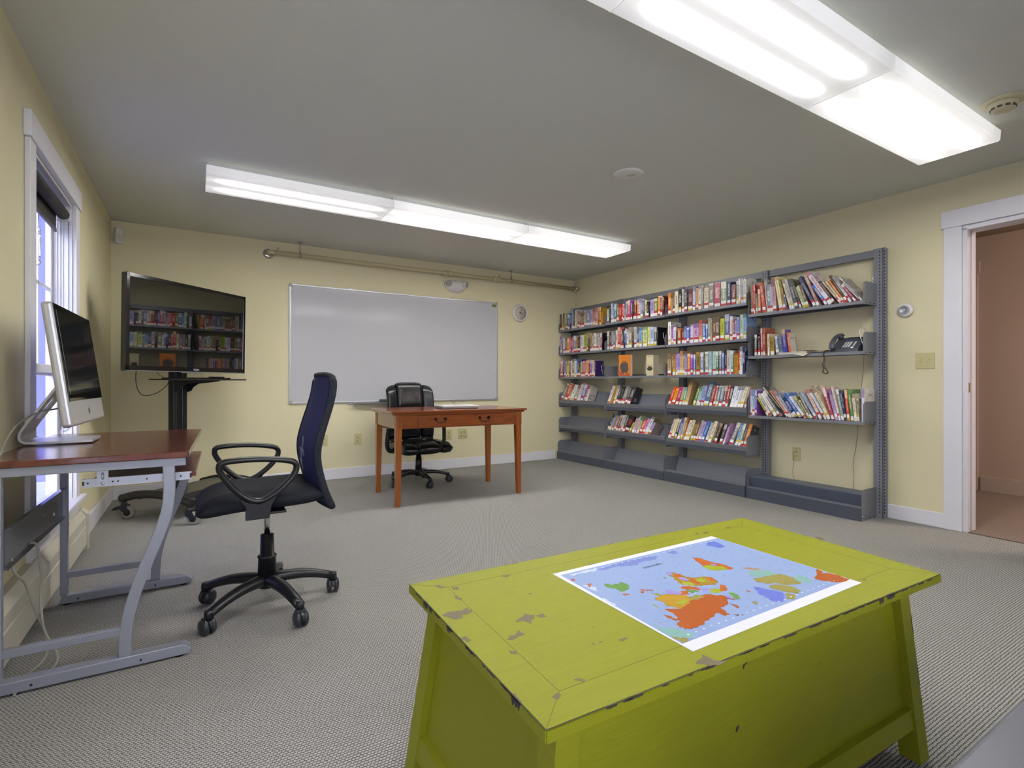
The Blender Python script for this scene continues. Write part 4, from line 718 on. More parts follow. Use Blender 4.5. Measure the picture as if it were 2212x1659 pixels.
def book_cover_material():
    m = bpy.data.materials.new('book_cover'); m.use_nodes = True; nt = m.node_tree; b = nt.nodes['Principled BSDF']
    b.inputs['Roughness'].default_value = .32; b.inputs['Specular IOR Level'].default_value = .5
    a1 = nd(nt, 'ShaderNodeAttribute', _attribute_name='c1'); a2 = nd(nt, 'ShaderNodeAttribute', _attribute_name='c2')
    uv = nt.nodes.new('ShaderNodeUVMap'); uv.uv_map = 'spine'; sp = nt.nodes.new('ShaderNodeSeparateXYZ'); nt.links.new(uv.outputs[0], sp.inputs[0])
    u, v = sp.outputs[0], sp.outputs[1]; Hh = a1.outputs['Alpha']; seed = a2.outputs['Alpha']
    def vec(x, y, z):
        c = nt.nodes.new('ShaderNodeCombineXYZ')
        for i, q in enumerate((x, y, z)):
            if hasattr(q, 'links'): nt.links.new(q, c.inputs[i])
            else: c.inputs[i].default_value = q
        return c.outputs[0]
    nz = nd(nt, 'ShaderNodeTexNoise', Scale=1., Detail=1.)
    nt.links.new(vec(math_n(nt, 'MULTIPLY', v, 330.), math_n(nt, 'MULTIPLY', u, 3.5), math_n(nt, 'MULTIPLY', seed, 97.)), nz.inputs['Vector'])
    letters = math_n(nt, 'GREATER_THAN', nz.outputs['Fac'], .50)
    rel = math_n(nt, 'DIVIDE', v, Hh)
    zone = math_n(nt, 'MULTIPLY', math_n(nt, 'GREATER_THAN', rel, math_n(nt, 'ADD', .30, math_n(nt, 'MULTIPLY', seed, .12))), math_n(nt, 'LESS_THAN', rel, math_n(nt, 'SUBTRACT', .93, math_n(nt, 'MULTIPLY', math_n(nt, 'FRACT', math_n(nt, 'MULTIPLY', seed, 7.)), .2))))
    wid = math_n(nt, 'LESS_THAN', math_n(nt, 'ABSOLUTE', math_n(nt, 'SUBTRACT', u, .5)), math_n(nt, 'ADD', .15, math_n(nt, 'MULTIPLY', math_n(nt, 'FRACT', math_n(nt, 'MULTIPLY', seed, 13.)), .2)))
    on = math_n(nt, 'GREATER_THAN', u, 0.)
    txt = math_n(nt, 'MULTIPLY', math_n(nt, 'MULTIPLY', letters, zone), math_n(nt, 'MULTIPLY', wid, on))
    # a band of the second colour at head or foot on some spines
    band = math_n(nt, 'MULTIPLY', math_n(nt, 'GREATER_THAN', rel, math_n(nt, 'ADD', .72, math_n(nt, 'MULTIPLY', seed, .5))), on)
    c = mixc(nt, band, a1.outputs['Color'], mixc(nt, .75, a1.outputs['Color'], a2.outputs['Color']))
    c = mixc(nt, math_n(nt, 'MULTIPLY', txt, .9), c, a2.outputs['Color'])
    # printed picture on the boards, soft blotches of the second colour
    tc = nt.nodes.new('ShaderNodeTexCoord'); n2 = nd(nt, 'ShaderNodeTexNoise', Scale=22., Detail=3.); nt.links.new(tc.outputs['Object'], n2.inputs['Vector'])
    r2 = nt.nodes.new('ShaderNodeMapRange'); r2.inputs['From Min'].default_value = .5; r2.inputs['From Max'].default_value = .62; r2.inputs['To Max'].default_value = .55; nt.links.new(n2.outputs['Fac'], r2.inputs['Value'])
    off = math_n(nt, 'SUBTRACT', 1., on)
    c = mixc(nt, math_n(nt, 'MULTIPLY', r2.outputs[0], off), c, a2.outputs['Color'])
    nt.links.new(c, b.inputs['Base Color'])
    return m
M_BOOK = book_cover_material(); M_PAGES = mat('pages', 'd6cbb0', .9, bump=(300, .2, .001))
M_LABEL = mat('label_white', 'e6e3de', .5); M_LRED = mat('label_red', 'bf2b33', .5); M_LYEL = mat('label_yellow', 'c9b02a', .5)
_sp = {}
def cover_mesh(t, H, D, c1, c2, seed):
    bm = BM(); ct = min(.0022, t*.18)
    box(bm, (0, -ct, 0), (D, 0, H)); box(bm, (0, -t, 0), (D, -t+ct, H)); box(bm, (0, -t+ct, 0), (ct, -ct, H))
    uvl = bm.loops.layers.uv.new('spine')
    for f in bm.faces:
        spine = all(abs(v.co.x) < 1e-6 for v in f.verts)
        for l in f.loops: l[uvl].uv = ((-l.vert.co.y/t), l.vert.co.z) if spine else (-1, -1)
    bmesh.ops.recalc_face_normals(bm, faces=bm.faces[:])
    me = bpy.data.meshes.new('book'); bm.to_mesh(me); bm.free(); me.materials.append(M_BOOK)
    for nm_, c, al in (('c1', c1, H), ('c2', c2, seed)):
        a = me.color_attributes.new(nm_, 'FLOAT_COLOR', 'POINT')
        for d in a.data: d.color = (c[0], c[1], c[2], al)
    return me
rnd = random.Random(7)
def page_mesh(t, H, D):
    bm = BM(); box(bm, (.0015, -t+.0023, .002), (D-.003, -.0023, H-.003)); me = bpy.data.meshes.new('page_block'); bmesh.ops.recalc_face_normals(bm, faces=bm.faces[:]); bm.to_mesh(me); bm.free(); me.materials.append(M_PAGES); return me
def label_mesh(t, st, up, z0=.006):
    bm = BM(); w_ = t*.46; a, b = -t/2-w_, -t/2+w_
    zz = [(z0, z0+.030, 0), (z0+.030, z0+.050, 1)] if up else [(z0+.018, z0+.044, 0), (z0, z0+.018, 1)]
    if st == 'w': zz = zz[:1]
    for z_0, z_1, mi in zz: box(bm, (-.0005, a, z_0), (.0002, b, z_1), mi)
    me = bpy.data.meshes.new('spine_label'); bmesh.ops.recalc_face_normals(bm, faces=bm.faces[:]); bm.to_mesh(me); bm.free(); me.materials.append(M_LABEL); me.materials.append(M_LYEL if st == 'y' else M_LRED); return me
def make_book(x, y, z, rz, ry, rx, t, H, D, col, st, label, group, seed=None):
    c1, c2, _ = COL[col]; seed = rnd.random() if seed is None else seed
    o = bpy.data.objects.new('book', cover_mesh(t, H, D, c1, c2, seed)); C.objects.link(o)
    o.rotation_mode = 'XYZ'; M = TR(x, y, z, rz, rx, ry); o.matrix_world = M
    tag(o, label, 'book', group)
    p = bpy.data.objects.new('page_block', page_mesh(t, H, D)); C.objects.link(p); p.parent = o
    if st != 'n':
        s = bpy.data.objects.new('spine_label', label_mesh(t, st, rnd.random() < .55)); C.objects.link(s); s.parent = o
    return o
LBL = {'r': ' with red-tabbed label', 'y': ' with yellow-tabbed label', 'w': ' with plain white label', 'n': ' without spine label'}
LAST = {}
for key, (z, be, L) in BOOKS.items():
    row, bay = int(key[0]), int(key[2]); rown = ROWN[row if key != '4.3' else 3]
    for i, (y, t, H, l, col, st) in enumerate(L):
        c = COL[col][2]
        lab = '%s book%s, %s from left on the %s shelf, %s' % (c, LBL[st] if len(c.split()) < 3 else '', ORD[i], rown, BAYN[bay])
        if len(lab.split()) > 16: lab = '%s book, %s from left, %s shelf, %s' % (c, ORD[i], rown, BAYN[bay])
        D = min(.118, (4.394-4.216-H*.342)/.94) if be else min(.155, .62*H+.005+.02*rnd.random())
        x = 4.216 if be else 4.212+.010*rnd.random()
        if key == '2.3' and i > 6: x = 4.285; D = .09
        LAST[key, i] = make_book(x, y, z+(t*math.sin(l) if l > 0 else 0)+.0004, 0, R(be), l, t, H, D, col, st, lab, 'books on the %s shelf of the %s' % (rown, BAYN[bay]))
        LAST[key, i]['_d'] = 0; del LAST[key, i]['_d']; _sp[key, i] = (t, H, D)
def cover_art(key, i, hx, draw=None):
    o = LAST[key, i]; t, H, D = _sp[key, i]
    bm = BM(); box(bm, (.004, -t-.0006, .003), (D-.003, -t+.0001, H-.003)); 
    bmesh.ops.recalc_face_normals(bm, faces=bm.faces[:]); me = bpy.data.meshes.new('cover_picture'); bm.to_mesh(me); bm.free(); me.materials.append(mat('print_'+hx, hx, .3, var=(25, .35)))
    p = bpy.data.objects.new('cover_picture', me); C.objects.link(p); p.parent = o
    if draw:
        for s, sz, fx, fz, hc in draw:
            M = Matrix.Translation((D*fx, -t-.0009, H*fz)) @ Matrix.Rotation(R(90), 4, 'X')
            tx = text_obj('cover_lettering', s, sz, M, mat('ink_'+hc, hc, .5), None, .0002); tx.parent = o
def last(key): return max(i for k, i in LAST if k == key)
cover_art('4.0', last('4.0'), 'b9b2a4', [('LAST', .05, .5, .42, '2f3f5a'), ('SHOT', .05, .5, .2, '2f3f5a')])
cover_art('4.1', last('4.1'), '2c2a2e', [('III', .06, .5, .3, 'b9b4b2')])
cover_art('3.0', last('3.0'), '33265e'); cover_art('2.1', last('2.1'), '19161d')
cover_art('2.0', last('2.0'), '17141a', [('KATE', .028, .62, .86, 'd8d2c8')])
cover_art('5.1', last('5.1'), '9a8878'); cover_art('5.1', last('5.1')-1, '8d7b4c')
cover_art('4.2', 5, 'b08f60'); cover_art('2.3', last('2.3'), 'cfc8bc', [('HARD', .022, .5, .75, 'a5452a')]); cover_art('2.3', last('2.3')-1, '6d64a0')
cover_art('4.3', 2, '8a4fa8'); cover_art('5.2', last('5.2'), '3c4540', [('THE', .02, .5, .8, 'd8d8d0')]); cover_art('4.3', last('4.3'), 'd8cfc4', [('TEXAS', .026, .55, .8, '9a6a62')])
# two face-out books on the third shelf of the second bay
def face_out(y0, y1, z, H, th, hx, label, marks):
    yc = (y0+y1)/2; t = thing('book', label, 'book', (4.25, yc, z), 0, 'face-out books on the third shelf')
    bm = BM(); box(bm, (4.225, y1, z), (4.227, y0, z+H)); box(bm, (4.225+th-.002, y1, z), (4.225+th, y0, z+H)); box(bm, (4.227, y0-.002, z), (4.225+th-.002, y0, z+H)); obj('cover', bm, mat('print_'+hx, hx, .35, var=(14, .2)), t)
    bm = BM(); box(bm, (4.227, y1+.002, z+.002), (4.223+th, y0-.002, z+H-.003)); obj('page_block', bm, M_PAGES, t)
    for nm_, pts, hc in marks:
        bm = BM(); prism(bm, [(4.2249, y0+(y1-y0)*u, z+H*v) for u, v in pts], (-.0006, 0, 0)); obj(nm_, bm, mat('ink_'+hc, hc, .5), t)
face_out(4.505, 4.315, 1.0975, .245, .032, 'd9812a', 'orange face-out book with a dark grey shape, third shelf, second bay from the corner', [
    ('cover_picture', [(.15, .55), (.22, .62), (.6, .63), (.8, .62), (.82, .3), (.7, .12), (.5, .18), (.4, .1), (.25, .16), (.2, .3), (.12, .4)], '55504e'),
    ('cover_crest', [(.3, .65), (.33, .72), (.4, .66), (.47, .74), (.52, .66), (.6, .72), (.66, .65)], '1e1a14'),
    ('cover_patch', [(.05, .02), (.9, .02), (.95, .12), (.7, .1), (.6, .05), (.3, .08), (.08, .3)], 'c04a3a')])
face_out(4.07, 3.97, 1.0975, .225, .08, 'cfc59e', 'thick cream face-out book with a small dark emblem, third shelf, second bay', [
    ('cover_picture', [(.1, .38), (.3, .42), (.22, .55), (.42, .45), (.6, .45), (.75, .55), (.7, .42), (.9, .38), (.85, .28), (.6, .24), (.35, .24), (.15, .28)], '3c372c'),
    ('cover_lettering', [(.2, .93), (.9, .94), (.9, .92), (.2, .91)], '8d8258')])
bm = BM(); rbox(bm, (4.235, 3.955, 1.0975), (4.30, 3.966, 1.31), .001)
# wire bookends
def wire(y, z, label, h=.16, dx=0):
    bm = BM(); P = smooth_path([(4.245, y, z+.004), (4.245, y+.012, z+.06), (4.25, y+.035, z+h*.8), (4.262, y+.03, z+h), (4.29, y+.012, z+h*.92), (4.30, y, z+.07), (4.30, y, z+.004)], 5)
    P = [Vector((4.382+(p.x-4.30)*.05, y+(p.y-y)*.5, p.z)) if dx else p for p in P]
    tube(bm, P, .0018, 6)
    tag(obj('wire_bookend', bm, M_CHROME), label, 'bookend', 'wire bookends on the shelves')
wire(1.908, 1.627, 'wire bookend rising behind the top right bracket of the last bay', .195, 1)
wire(1.912, 1.255, 'wire bookend right of the desk phone on the second shelf', .175)
wire(3.82, 1.417, 'wire bookend against the black book, second shelf, second bay', .14)
wire(3.83, 1.097, 'wire bookend near the right end of the face-out book shelf', .14)
wire(4.80, 1.097, 'wire bookend against the indigo book on the third shelf, corner bay', .14)
for b_ in (bm,): pass
# open papers lying beside the phone
pp = thing('open_papers', 'loose stack of cream papers lying open left of the desk phone', 'papers', (4.27, 2.35, 1.256))
M_PAPER = mat('paper_cream', 'ded7c2', .8)
bm = BM()
for k in range(4):
    zz = 1.2562+k*.0045
    prism(bm, [(4.195, y, z) for y, z in [(2.545, zz), (2.33, zz+.003), (2.31, zz+.003), (2.31, zz+.006), (2.33, zz+.006), (2.545, zz+.003)]], (.16, 0, 0))
obj('sheets', bm, M_PAPER, pp)
bm = BM(); grid(bm, lambda u, v: Vector((4.195+.17*v, 2.36-.165*u, 1.284-.016*u+.006*math.sin(u*3)))
, 8, 2); bmesh.ops.solidify(bm, geom=bm.faces[:], thickness=.006); obj('folded_sheet', bm, M_PAPER, pp)
bm = BM(); prism(bm, [(4.18, 2.42, 1.257), (4.18, 2.33, 1.236), (4.18, 2.29, 1.257)], (.016, 0, .001)); obj('loose_corner', bm, M_PAPER, pp)
# desk phone
ph = thing('desk_phone', 'dark grey desk phone with handset and keypad on the second shelf near the doorway', 'telephone', (4.30, 2.03, 1.2555))
M_PH = mat('phone_grey', '454a52', .35); M_PHD = mat('phone_dark', '1f2226', .3)
PA, PB = (4.215, 1.278), (4.345, 1.372)     # front low edge, back high edge (x, z)
bm = BM(); prism(bm, [(x, 1.942, z) for x, z in [(4.21, 1.2555), (PA[0], PA[1]), (PB[0], PB[1]), (4.375, 1.366), (4.38, 1.30), (4.36, 1.2555)]], (0, .195, 0)); body = obj('body', bm, M_PH, ph, bevel=.004)
SL = math.atan2(PB[1]-PA[1], PB[0]-PA[0]); PM = Matrix.Translation((PA[0], 2.137, PA[1])) @ Matrix.Rotation(-SL, 4, 'Y')   # local: x up the slope, -y right
def on_slope(bm, x0, x1, y0, y1, h=.003, r=.0008): rbox(bm, (x0, -y1, 0), (x1, -y0, h), r, 1, M=PM)
for r_ in range(4):
    for c_ in range(3):
        bm = BM(); on_slope(bm, .028+r_*.017, .038+r_*.017, .075+c_*.019, .089+c_*.019, .004); obj('key', bm, M_WPLAST, body)
bm = BM(); on_slope(bm, .115, .147, .075, .165, .012, .003); sc_ = obj('display_housing', bm, M_PH, body)
bm = BM(); on_slope(bm, .121, .136, .082, .158, .0128, .0003); obj('display', bm, M_DARK, sc_)
bm = BM(); on_slope(bm, .034, .098, .142, .156, .002); obj('label_strip', bm, mat('strip_paper', 'c9c9c4', .5), body)
for c_ in range(3):
    bm = BM(); on_slope(bm, .012, .017, .075+c_*.019, .089+c_*.019, .003); on_slope(bm, .100, .105, .075+c_*.019, .089+c_*.019, .003); obj('function_key', bm, mat('key_grey', '8f9196', .4), body)
bm = BM(); lathe(bm, [(0, .005), (.009, .004), (.011, 0)], seg=20, M=PM @ Matrix.Translation((.016, -.148, 0))); obj('round_key', bm, M_WPLAST, body)
# handset
bm = BM(); HM = Matrix.Translation((PA[0], 2.137, PA[1])) @ Matrix.Rotation(-SL, 4, 'Y')
pts = smooth_path([(-.016, -.020, .020), (-.008, -.020, .032), (.02, -.020, .047), (.08, -.020, .055), (.13, -.020, .045), (.165, -.020, .028), (.172, -.020, .012)], 4)
tube(bm, pts, [.018+.004*abs(i/(len(pts)-1)-.5) for i in range(len(pts))], 14, sx=1.05, sy=.62, up=(0, 0, 1), M=HM)
lathe(bm, [(0, .0), (.020, .002), (.022, .018), (.017, .028), (0, .03)], seg=18, M=HM @ Matrix.Translation((.006, -.020, .004))); lathe(bm, [(0, .0), (.020, .002), (.022, .018), (.017, .028), (0, .03)], seg=18, M=HM @ Matrix.Translation((.148, -.020, .004)))
obj('handset', bm, M_PH, ph)
bm = BM()
def coil(P, r=.0045, turns=30, wr=.0013):
    P = smooth_path(P, 6); n = len(P); tot = turns*8; out = []
    for k in range(tot+1):
        f = k/tot*(n-1); i = min(int(f), n-2); p = P[i].lerp(P[i+1], f-i); d = (P[i+1]-P[i]).normalized()
        s = d.cross(Vector((1, .2, 0))).normalized(); u = s.cross(d); a = k/8*2*math.pi
        out.append(p+s*r*math.cos(a)+u*r*math.sin(a))
    return out
tube(bm, coil([(4.205, 2.115, 1.272), (4.20, 2.14, 1.270), (4.188, 2.165, 1.268), (4.182, 2.172, 1.24), (4.184, 2.168, 1.20), (4.180, 2.178, 1.16), (4.184, 2.170, 1.13), (4.180, 2.178, 1.105), (4.184, 2.160, 1.092), (4.186, 2.140, 1.098), (4.184, 2.150, 1.12), (4.189, 2.168, 1.15), (4.183, 2.160, 1.20), (4.184, 2.172, 1.25), (4.196, 2.150, 1.273), (4.212, 2.10, 1.268)], turns=95), .0012, 5)
obj('coiled_cord', bm, mat('cord_dark', '3b3630', .5), ph)
bm = BM(); tube(bm, smooth_path([(4.412, 1.99, 1.262), (4.445, 2.005, 1.22), (4.465, 2.02, 1.1), (4.47, 2.035, .97), (4.472, 2.043, .87), (4.47, 2.058, .70), (4.472, 2.065, .60), (4.47, 2.075, .50), (4.472, 2.095, .38), (4.47, 2.088, .28), (4.47, 2.095, .17), (4.47, 2.10, .01)], 5), .0014, 6)
obj('phone_line', bm, mat('line_grey', '6f6b5c', .5), ph)
bm = BM(); tube(bm, smooth_path([(4.476, 2.556, .418), (4.455, 2.565, .41), (4.468, 2.572, .37), (4.472, 2.575, .30), (4.472, 2.585, .24), (4.47, 2.57, .17), (4.465, 2.60, .02)], 5), .0014, 6)
tag(obj('wall_wire', bm, MATS['line_grey']), 'thin grey wire hanging from the outlet low on the right wall', 'wire')
# ================================================================== WOODEN WRITING DESK
M_CHERRY = wood_material('cherry_wood', '82430f', '9c5518', .3, scale=(14, 14, 1.2))
M_CHERRYX = wood_material('cherry_wood_long', '74381a', '8e481c', .16, scale=(1.2, 14, 14), coat=.5)
dk = thing('writing_desk', 'cherry wooden writing desk with one wide drawer in front of the whiteboard', 'desk', (2.005, 4.405, 0), R(-3))
DM = TR(2.005, 4.405, 0, R(-3))
bm = BM(); sec = [(-.355, .758), (-.362, .766), (-.372, .772), (-.372, .785)]
rbox(bm, (-.632, -.372, .770), (.632, .372, .786), .003, 2, M=DM); rbox(bm, (-.615, -.355, .752), (.615, .355, .771), .007, 3, M=DM); obj('desk_top', bm, M_CHERRYX, dk)
for sx in (-1, 1):
    for sy in (-1, 1):
        bm = BM(); x, y = sx*.562, sy*.315
        rbox(bm, (x-.028, y-.028, .636), (x+.028, y+.028, .752), .002, 1, M=DM)
        t = bmesh.new(); vs, _ = box(t, (x-.0265, y-.0265, 0), (x+.0265, y+.0265, .628))
        for v in vs[:4]: v.co.x = x+(v.co.x-x)*.72-sx*(-.006); v.co.y = y+(v.co.y-y)*.72+sy*.006
        bmesh.ops.bevel(t, geom=t.edges[:], offset=.002, segments=1, affect='EDGES'); add_bm(bm, t, 0, DM)
        box(bm, (x-.0235, y-.0235, .627), (x+.0235, y+.0235, .637), 0, DM)
        for q in (-.010, 0, .010): box(bm, (x+q-.0015, y-.0287, .655), (x+q+.0015, y-.0279, .74), 1, DM)
        obj('leg', bm, [M_CHERRY, mat('wood_groove', '5c2a10', .5)], dk)
bm = BM()
box(bm, (-.534, -.336, .640), (.534, -.316, .752), 0, DM); box(bm, (-.534, .316, .640), (.534, .336, .752), 0, DM)
box(bm, (-.585, -.287, .640), (-.565, .287, .752), 0, DM); box(bm, (.565, -.287, .640), (.585, .287, .752), 0, DM)
obj('apron', bm, M_CHERRYX, dk)
bm = BM(); rbox(bm, (-.40, -.350, .650), (.40, -.336, .747), .005, 2, M=DM); dr = obj('drawer', bm, M_CHERRYX, dk)
M_BRONZE = mat('dark_bronze', '2a2522', .3, metal=.8)
for hx in (-.205, .205):
    bm = BM()
    for s in (-1, 1): lathe(bm, [(0, -.018), (.006, -.017), (.007, -.010), (.013, -.006), (.014, 0)], seg=14, axis='Y', M=DM @ Matrix.Translation((hx+s*.042, -.350, .712)))
    P = smooth_path([(hx-.042, -.366, .712), (hx-.036, -.372, .690), (hx-.018, -.375, .682), (hx+.018, -.375, .682), (hx+.036, -.372, .690), (hx+.042, -.366, .712)], 5)
    tube(bm, P, [.0034+.0009*(k % 2) for k in range(len(P))], 8, M=DM); obj('drawer_pull', bm, M_BRONZE, dr)
# laptop
lp = thing('laptop', 'closed silver laptop lying on the wooden desk', 'laptop', (2.07, 4.36, .786), R(-6))
LM = TR(2.07, 4.365, .7862, R(-4))
bm = BM(); rbox(bm, (-.175, -.12, .002), (.175, .12, .018), .004, 3, M=LM); obj('base', bm, mat('laptop_side', '8d8e92', .35, metal=.6), lp)
bm = BM(); rbox(bm, (-.175, -.12, .0185), (.175, .12, .028), .003, 3, M=LM); obj('lid', bm, mat('laptop_lid', 'd3d3d4', .3, metal=.3), lp)
bm = BM()
for a in (-1, 1):
    for b in (-1, 1): lathe(bm, [(0, 0), (.01, 0), (.01, .003), (0, .003)], seg=12, M=LM @ Matrix.Translation((a*.15, b*.1, 0)))
obj('rubber_feet', bm, M_BLACKP, lp)

# ================================================================== OFFICE CHAIR PARTS
def caster(parent, x, y, heading, ztop, r=.0305, mw=None):
    M = TR(x, y, 0, heading)
    bm = BM(); tube(bm, [(0, 0, r*1.5), (0, 0, ztop)], .008, 10, M=M)
    # hood between the wheels
    pts = [(.012-(r+.002)*math.cos(a), r+(r+.003)*math.sin(a)) for a in [R(18*i) for i in range(11)]]
    prism(bm, [(px, -.006, pz) for px, pz in pts], (0, .012, 0), M=M)
    prism(bm, [(px*.75, -.019, r+(pz-r)*1.06) for px, pz in pts[2:8]], (0, .038, 0), M=M)
    o = obj('caster', bm, mw or M_BLACKP, parent)
    bm = BM()
    for s in (-1, 1): lathe(bm, [(0, s*.030), (r*.6, s*.028), (r*.9, s*.023), (r, s*.016), (r, s*.008), (0, s*.007)], seg=22, axis='Y', M=M @ Matrix.Translation((.012, 0, r)))
    obj('wheels', bm, mat('caster_wheel', '2b2d33', .35), o)
    return o
def star_base(parent, cx, cy, rad, angs, z_hub, z_tip, m, wid=.022):
    bm = BM()
    for a in angs:
        a = R(a); P = []; rs = []
        for k in range(9):
            f = k/8; rr = .02+f*(rad-.02); z = z_hub*(1-f)+z_tip*f+.028*math.sin(f*math.pi)*.6
            P.append((cx+rr*math.cos(a), cy+rr*math.sin(a), z)); rs.append(1-.35*f)
        tube(bm, P, [wid*q for q in rs], 10, sx=1., sy=.78)
        lathe(bm, [(0, .018), (.016, .016), (.018, .004), (.018, -.02), (0, -.02)], P[-1], 14)
    lathe(bm, [(0, z_hub+.05), (.034, z_hub+.048), (.038, z_hub), (.036, z_hub-.035), (0, z_hub-.04)], (cx, cy, 0), 24)
    b = obj('star_base', bm, m, parent)
    for k, a in enumerate(angs):
        a_ = R(a); caster(parent, cx+rad*math.cos(a_), cy+rad*math.sin(a_), R(a*1.7+40*k), z_tip-.01, .0335)
    return b

# ---- blue-black mesh task chair
mc = thing('mesh_office_chair', 'black mesh-back office chair with loop arms beside the computer desk', 'office chair', (.282, 2.60, 0))
M_CH = mat('chair_plastic', '16171b', .36, bump=(400, .1, .0005)); M_MESHF = mesh_fabric('mesh_back_fabric', '1a1d3e', '2a2e5c', .003)
M_SEATF = mesh_fabric('seat_fabric', '0d0e12', '1d2029', .004, .75)
cx, cy = .282, 2.60
star_base(mc, cx, cy, .292, (-143, -71, 1, 73, 145), .126, .084, M_CH, .034)
bm = BM(); lathe(bm, [(0, .13), (.040, .13), (.037, .225), (.041, .228), (.040, .236), (.030, .238), (.028, .330), (.022, .333), (0, .333)], (cx, cy, 0), 28); obj('gas_cover', bm, M_CH, mc)
bm = BM(); lathe(bm, [(0, .33), (.0125, .33), (.0125, .478), (0, .478)], (cx, cy, 0), 20); obj('gas_piston', bm, M_CHROME, mc)
bm = BM(); rbox(bm, (cx-.07, cy-.06, .470), (cx+.08, cy+.06, .488), .006, 2); tube(bm, [(cx-.02, cy-.05, .478), (cx-.03, cy-.18, .474)], .005, 8); rbox(bm, (cx-.05, cy-.235, .472), (cx+.05, cy+.235, .482), .003); obj('seat_mechanism', bm, M_BLACKM, mc)
def seat_pt(u, v, top):
    # u front->back (x), v across (y)
    x = .002+u*.505; a = (2*u-1); b = (2*v-1)
    edge = max(0, 1-abs(a)**5)**.5*max(0, 1-abs(b)**5)**.5
    base = .524-.030*max(0, (.35-u)/.35)**2+.006*u
    hw = .245*(1-.10*abs(a)**4)
    y = cy+b*hw
    sad = -.016*math.cos(a*1.2)*(1-b*b)+.012*math.exp(-((abs(b)-.62)/.18)**2)
    z = base+(.040*edge+sad*edge if top else -.046*edge**.8)
    return Vector((x, y, z))
bm = BM(); g1 = grid(bm, lambda u, v: seat_pt(u, v, True), 26, 22); g2 = grid(bm, lambda u, v: seat_pt(u, v, False), 26, 22)
bmesh.ops.remove_doubles(bm, verts=bm.verts[:], dist=.0012); st = obj('seat', bm, M_SEATF, mc)
BP = [(.480, .470), (.462, .51), (.447, .55), (.428, .62), (.418, .68), (.420, .74), (.440, .82), (.465, .90), (.483, .97), (.490, 1.03), (.492, 1.058)]
BPs = [Vector((x+.035, 0, z)) for x, z in BP]; BPs = smooth_path(BPs, 4)
def back_pt(u, v, off):
    k = v*(len(BPs)-1); i = min(int(k), len(BPs)-2); p = BPs[i].lerp(BPs[i+1], k-i); b = 2*u-1
    zr = (p.z-.455)/.603; hw = .215+.012*math.sin(zr*math.pi)-.01*zr
    if zr > .9: hw *= (1-((zr-.9)/.1)**2.2*.22)
    return Vector((p.x+off-.022*(1-b*b), cy+b*hw, p.z-(.012*abs(b)**6 if zr > .97 else 0)))
bm = BM(); grid(bm, lambda u, v: back_pt(.045+.91*u, v*.985, -.004), 15, 30); obj('mesh_panel', bm, M_MESHF, mc)
bm = BM(); grid(bm, lambda u, v: back_pt(.045+.91*u, v*.985, .018), 15, 30); obj('rear_panel', bm, mesh_fabric('rear_mesh', '121319', '24262f', .004), mc)
bm = BM()
rim = [back_pt(0, k/30, .006) for k in range(0, 31)]+[back_pt(j/12, 1, .006) for j in range(1, 12)]+[back_pt(1, 1-k/30, .006) for k in range(0, 31)]+[back_pt(1-j/8, 0, .006) for j in range(1, 8)]
tube(bm, rim, .0165, 10, closed=True, up=(1, 0, 0), sx=.75, sy=1.); obj('back_rim', bm, mesh_fabric('rim_fabric', '121319', '262932', .005), mc)
bm = BM()
for dx, z0, z1, dy in ((.0, .72, .80, -.07), (.0, .67, .76, -.05), (.0, .63, .70, -.035), (.0, .70, .745, -.10), (.0, 1.00, 1.02, .02)):
    for q in range(3):
        y = cy+.02+dy+q*.013; v0 = (z0-.455)/.603; pA = back_pt((y-cy)/.43+.5, v0, -.0065); pB = back_pt((y-cy+.012)/.43+.5, v0+(z1-z0)/.8, -.0065); n = Vector((0, .0016, 0))
        try: prism(bm, [pA-n*.3, pA+n*.3, pB+n, pB-n], (-.0004, 0, 0))
        except ValueError: pass
obj('scuff_marks', bm, mat('scuff', 'a3a6bd', .8), mc)
bm = BM(); tube(bm, smooth_path([(cx+.06, cy, .478), (.44, cy, .474), (.515, cy, .488), (.525, cy, .53), (.49, cy, .60)], 5), .022, 10, sx=1.4, sy=.4, up=(1, 0, .3)); obj('back_bracket', bm, M_BLACKM, mc)
AL = [(.082, .690), (.092, .706), (.149, .712), (.229, .711), (.309, .702), (.352, .690), (.364, .668), (.352, .635), (.316, .593), (.262, .553), (.221, .541), (.180, .555), (.136, .594), (.102, .640), (.084, .672)]
for s in (-1, 1):
    ya = cy+s*.268; bm = BM()
    P = smooth_path([(x, ya+s*.012*((z-.54)/.17), z) for x, z in AL], 4, closed=True)
    tube(bm, P, .0145, 12, closed=True, up=(0, 1, 0), sx=.85, sy=1.55)
    prism(bm, [(x, ya-.020 if s > 0 else ya-.014, z) for x, z in [(.150, .560), (.180, .540), (.222, .528), (.262, .540), (.290, .562), (.268, .520), (.260, .468), (.174, .468), (.176, .520)]], (0, .034, 0))
    prism(bm, [(.182, ya-s*.014, .468), (.255, ya-s*.014, .468), (.255, ya-s*.014, .480), (.182, ya-s*.014, .480)], (0, -s*.05, 0))
    obj('armrest', bm, M_CH, mc, bevel=.003)

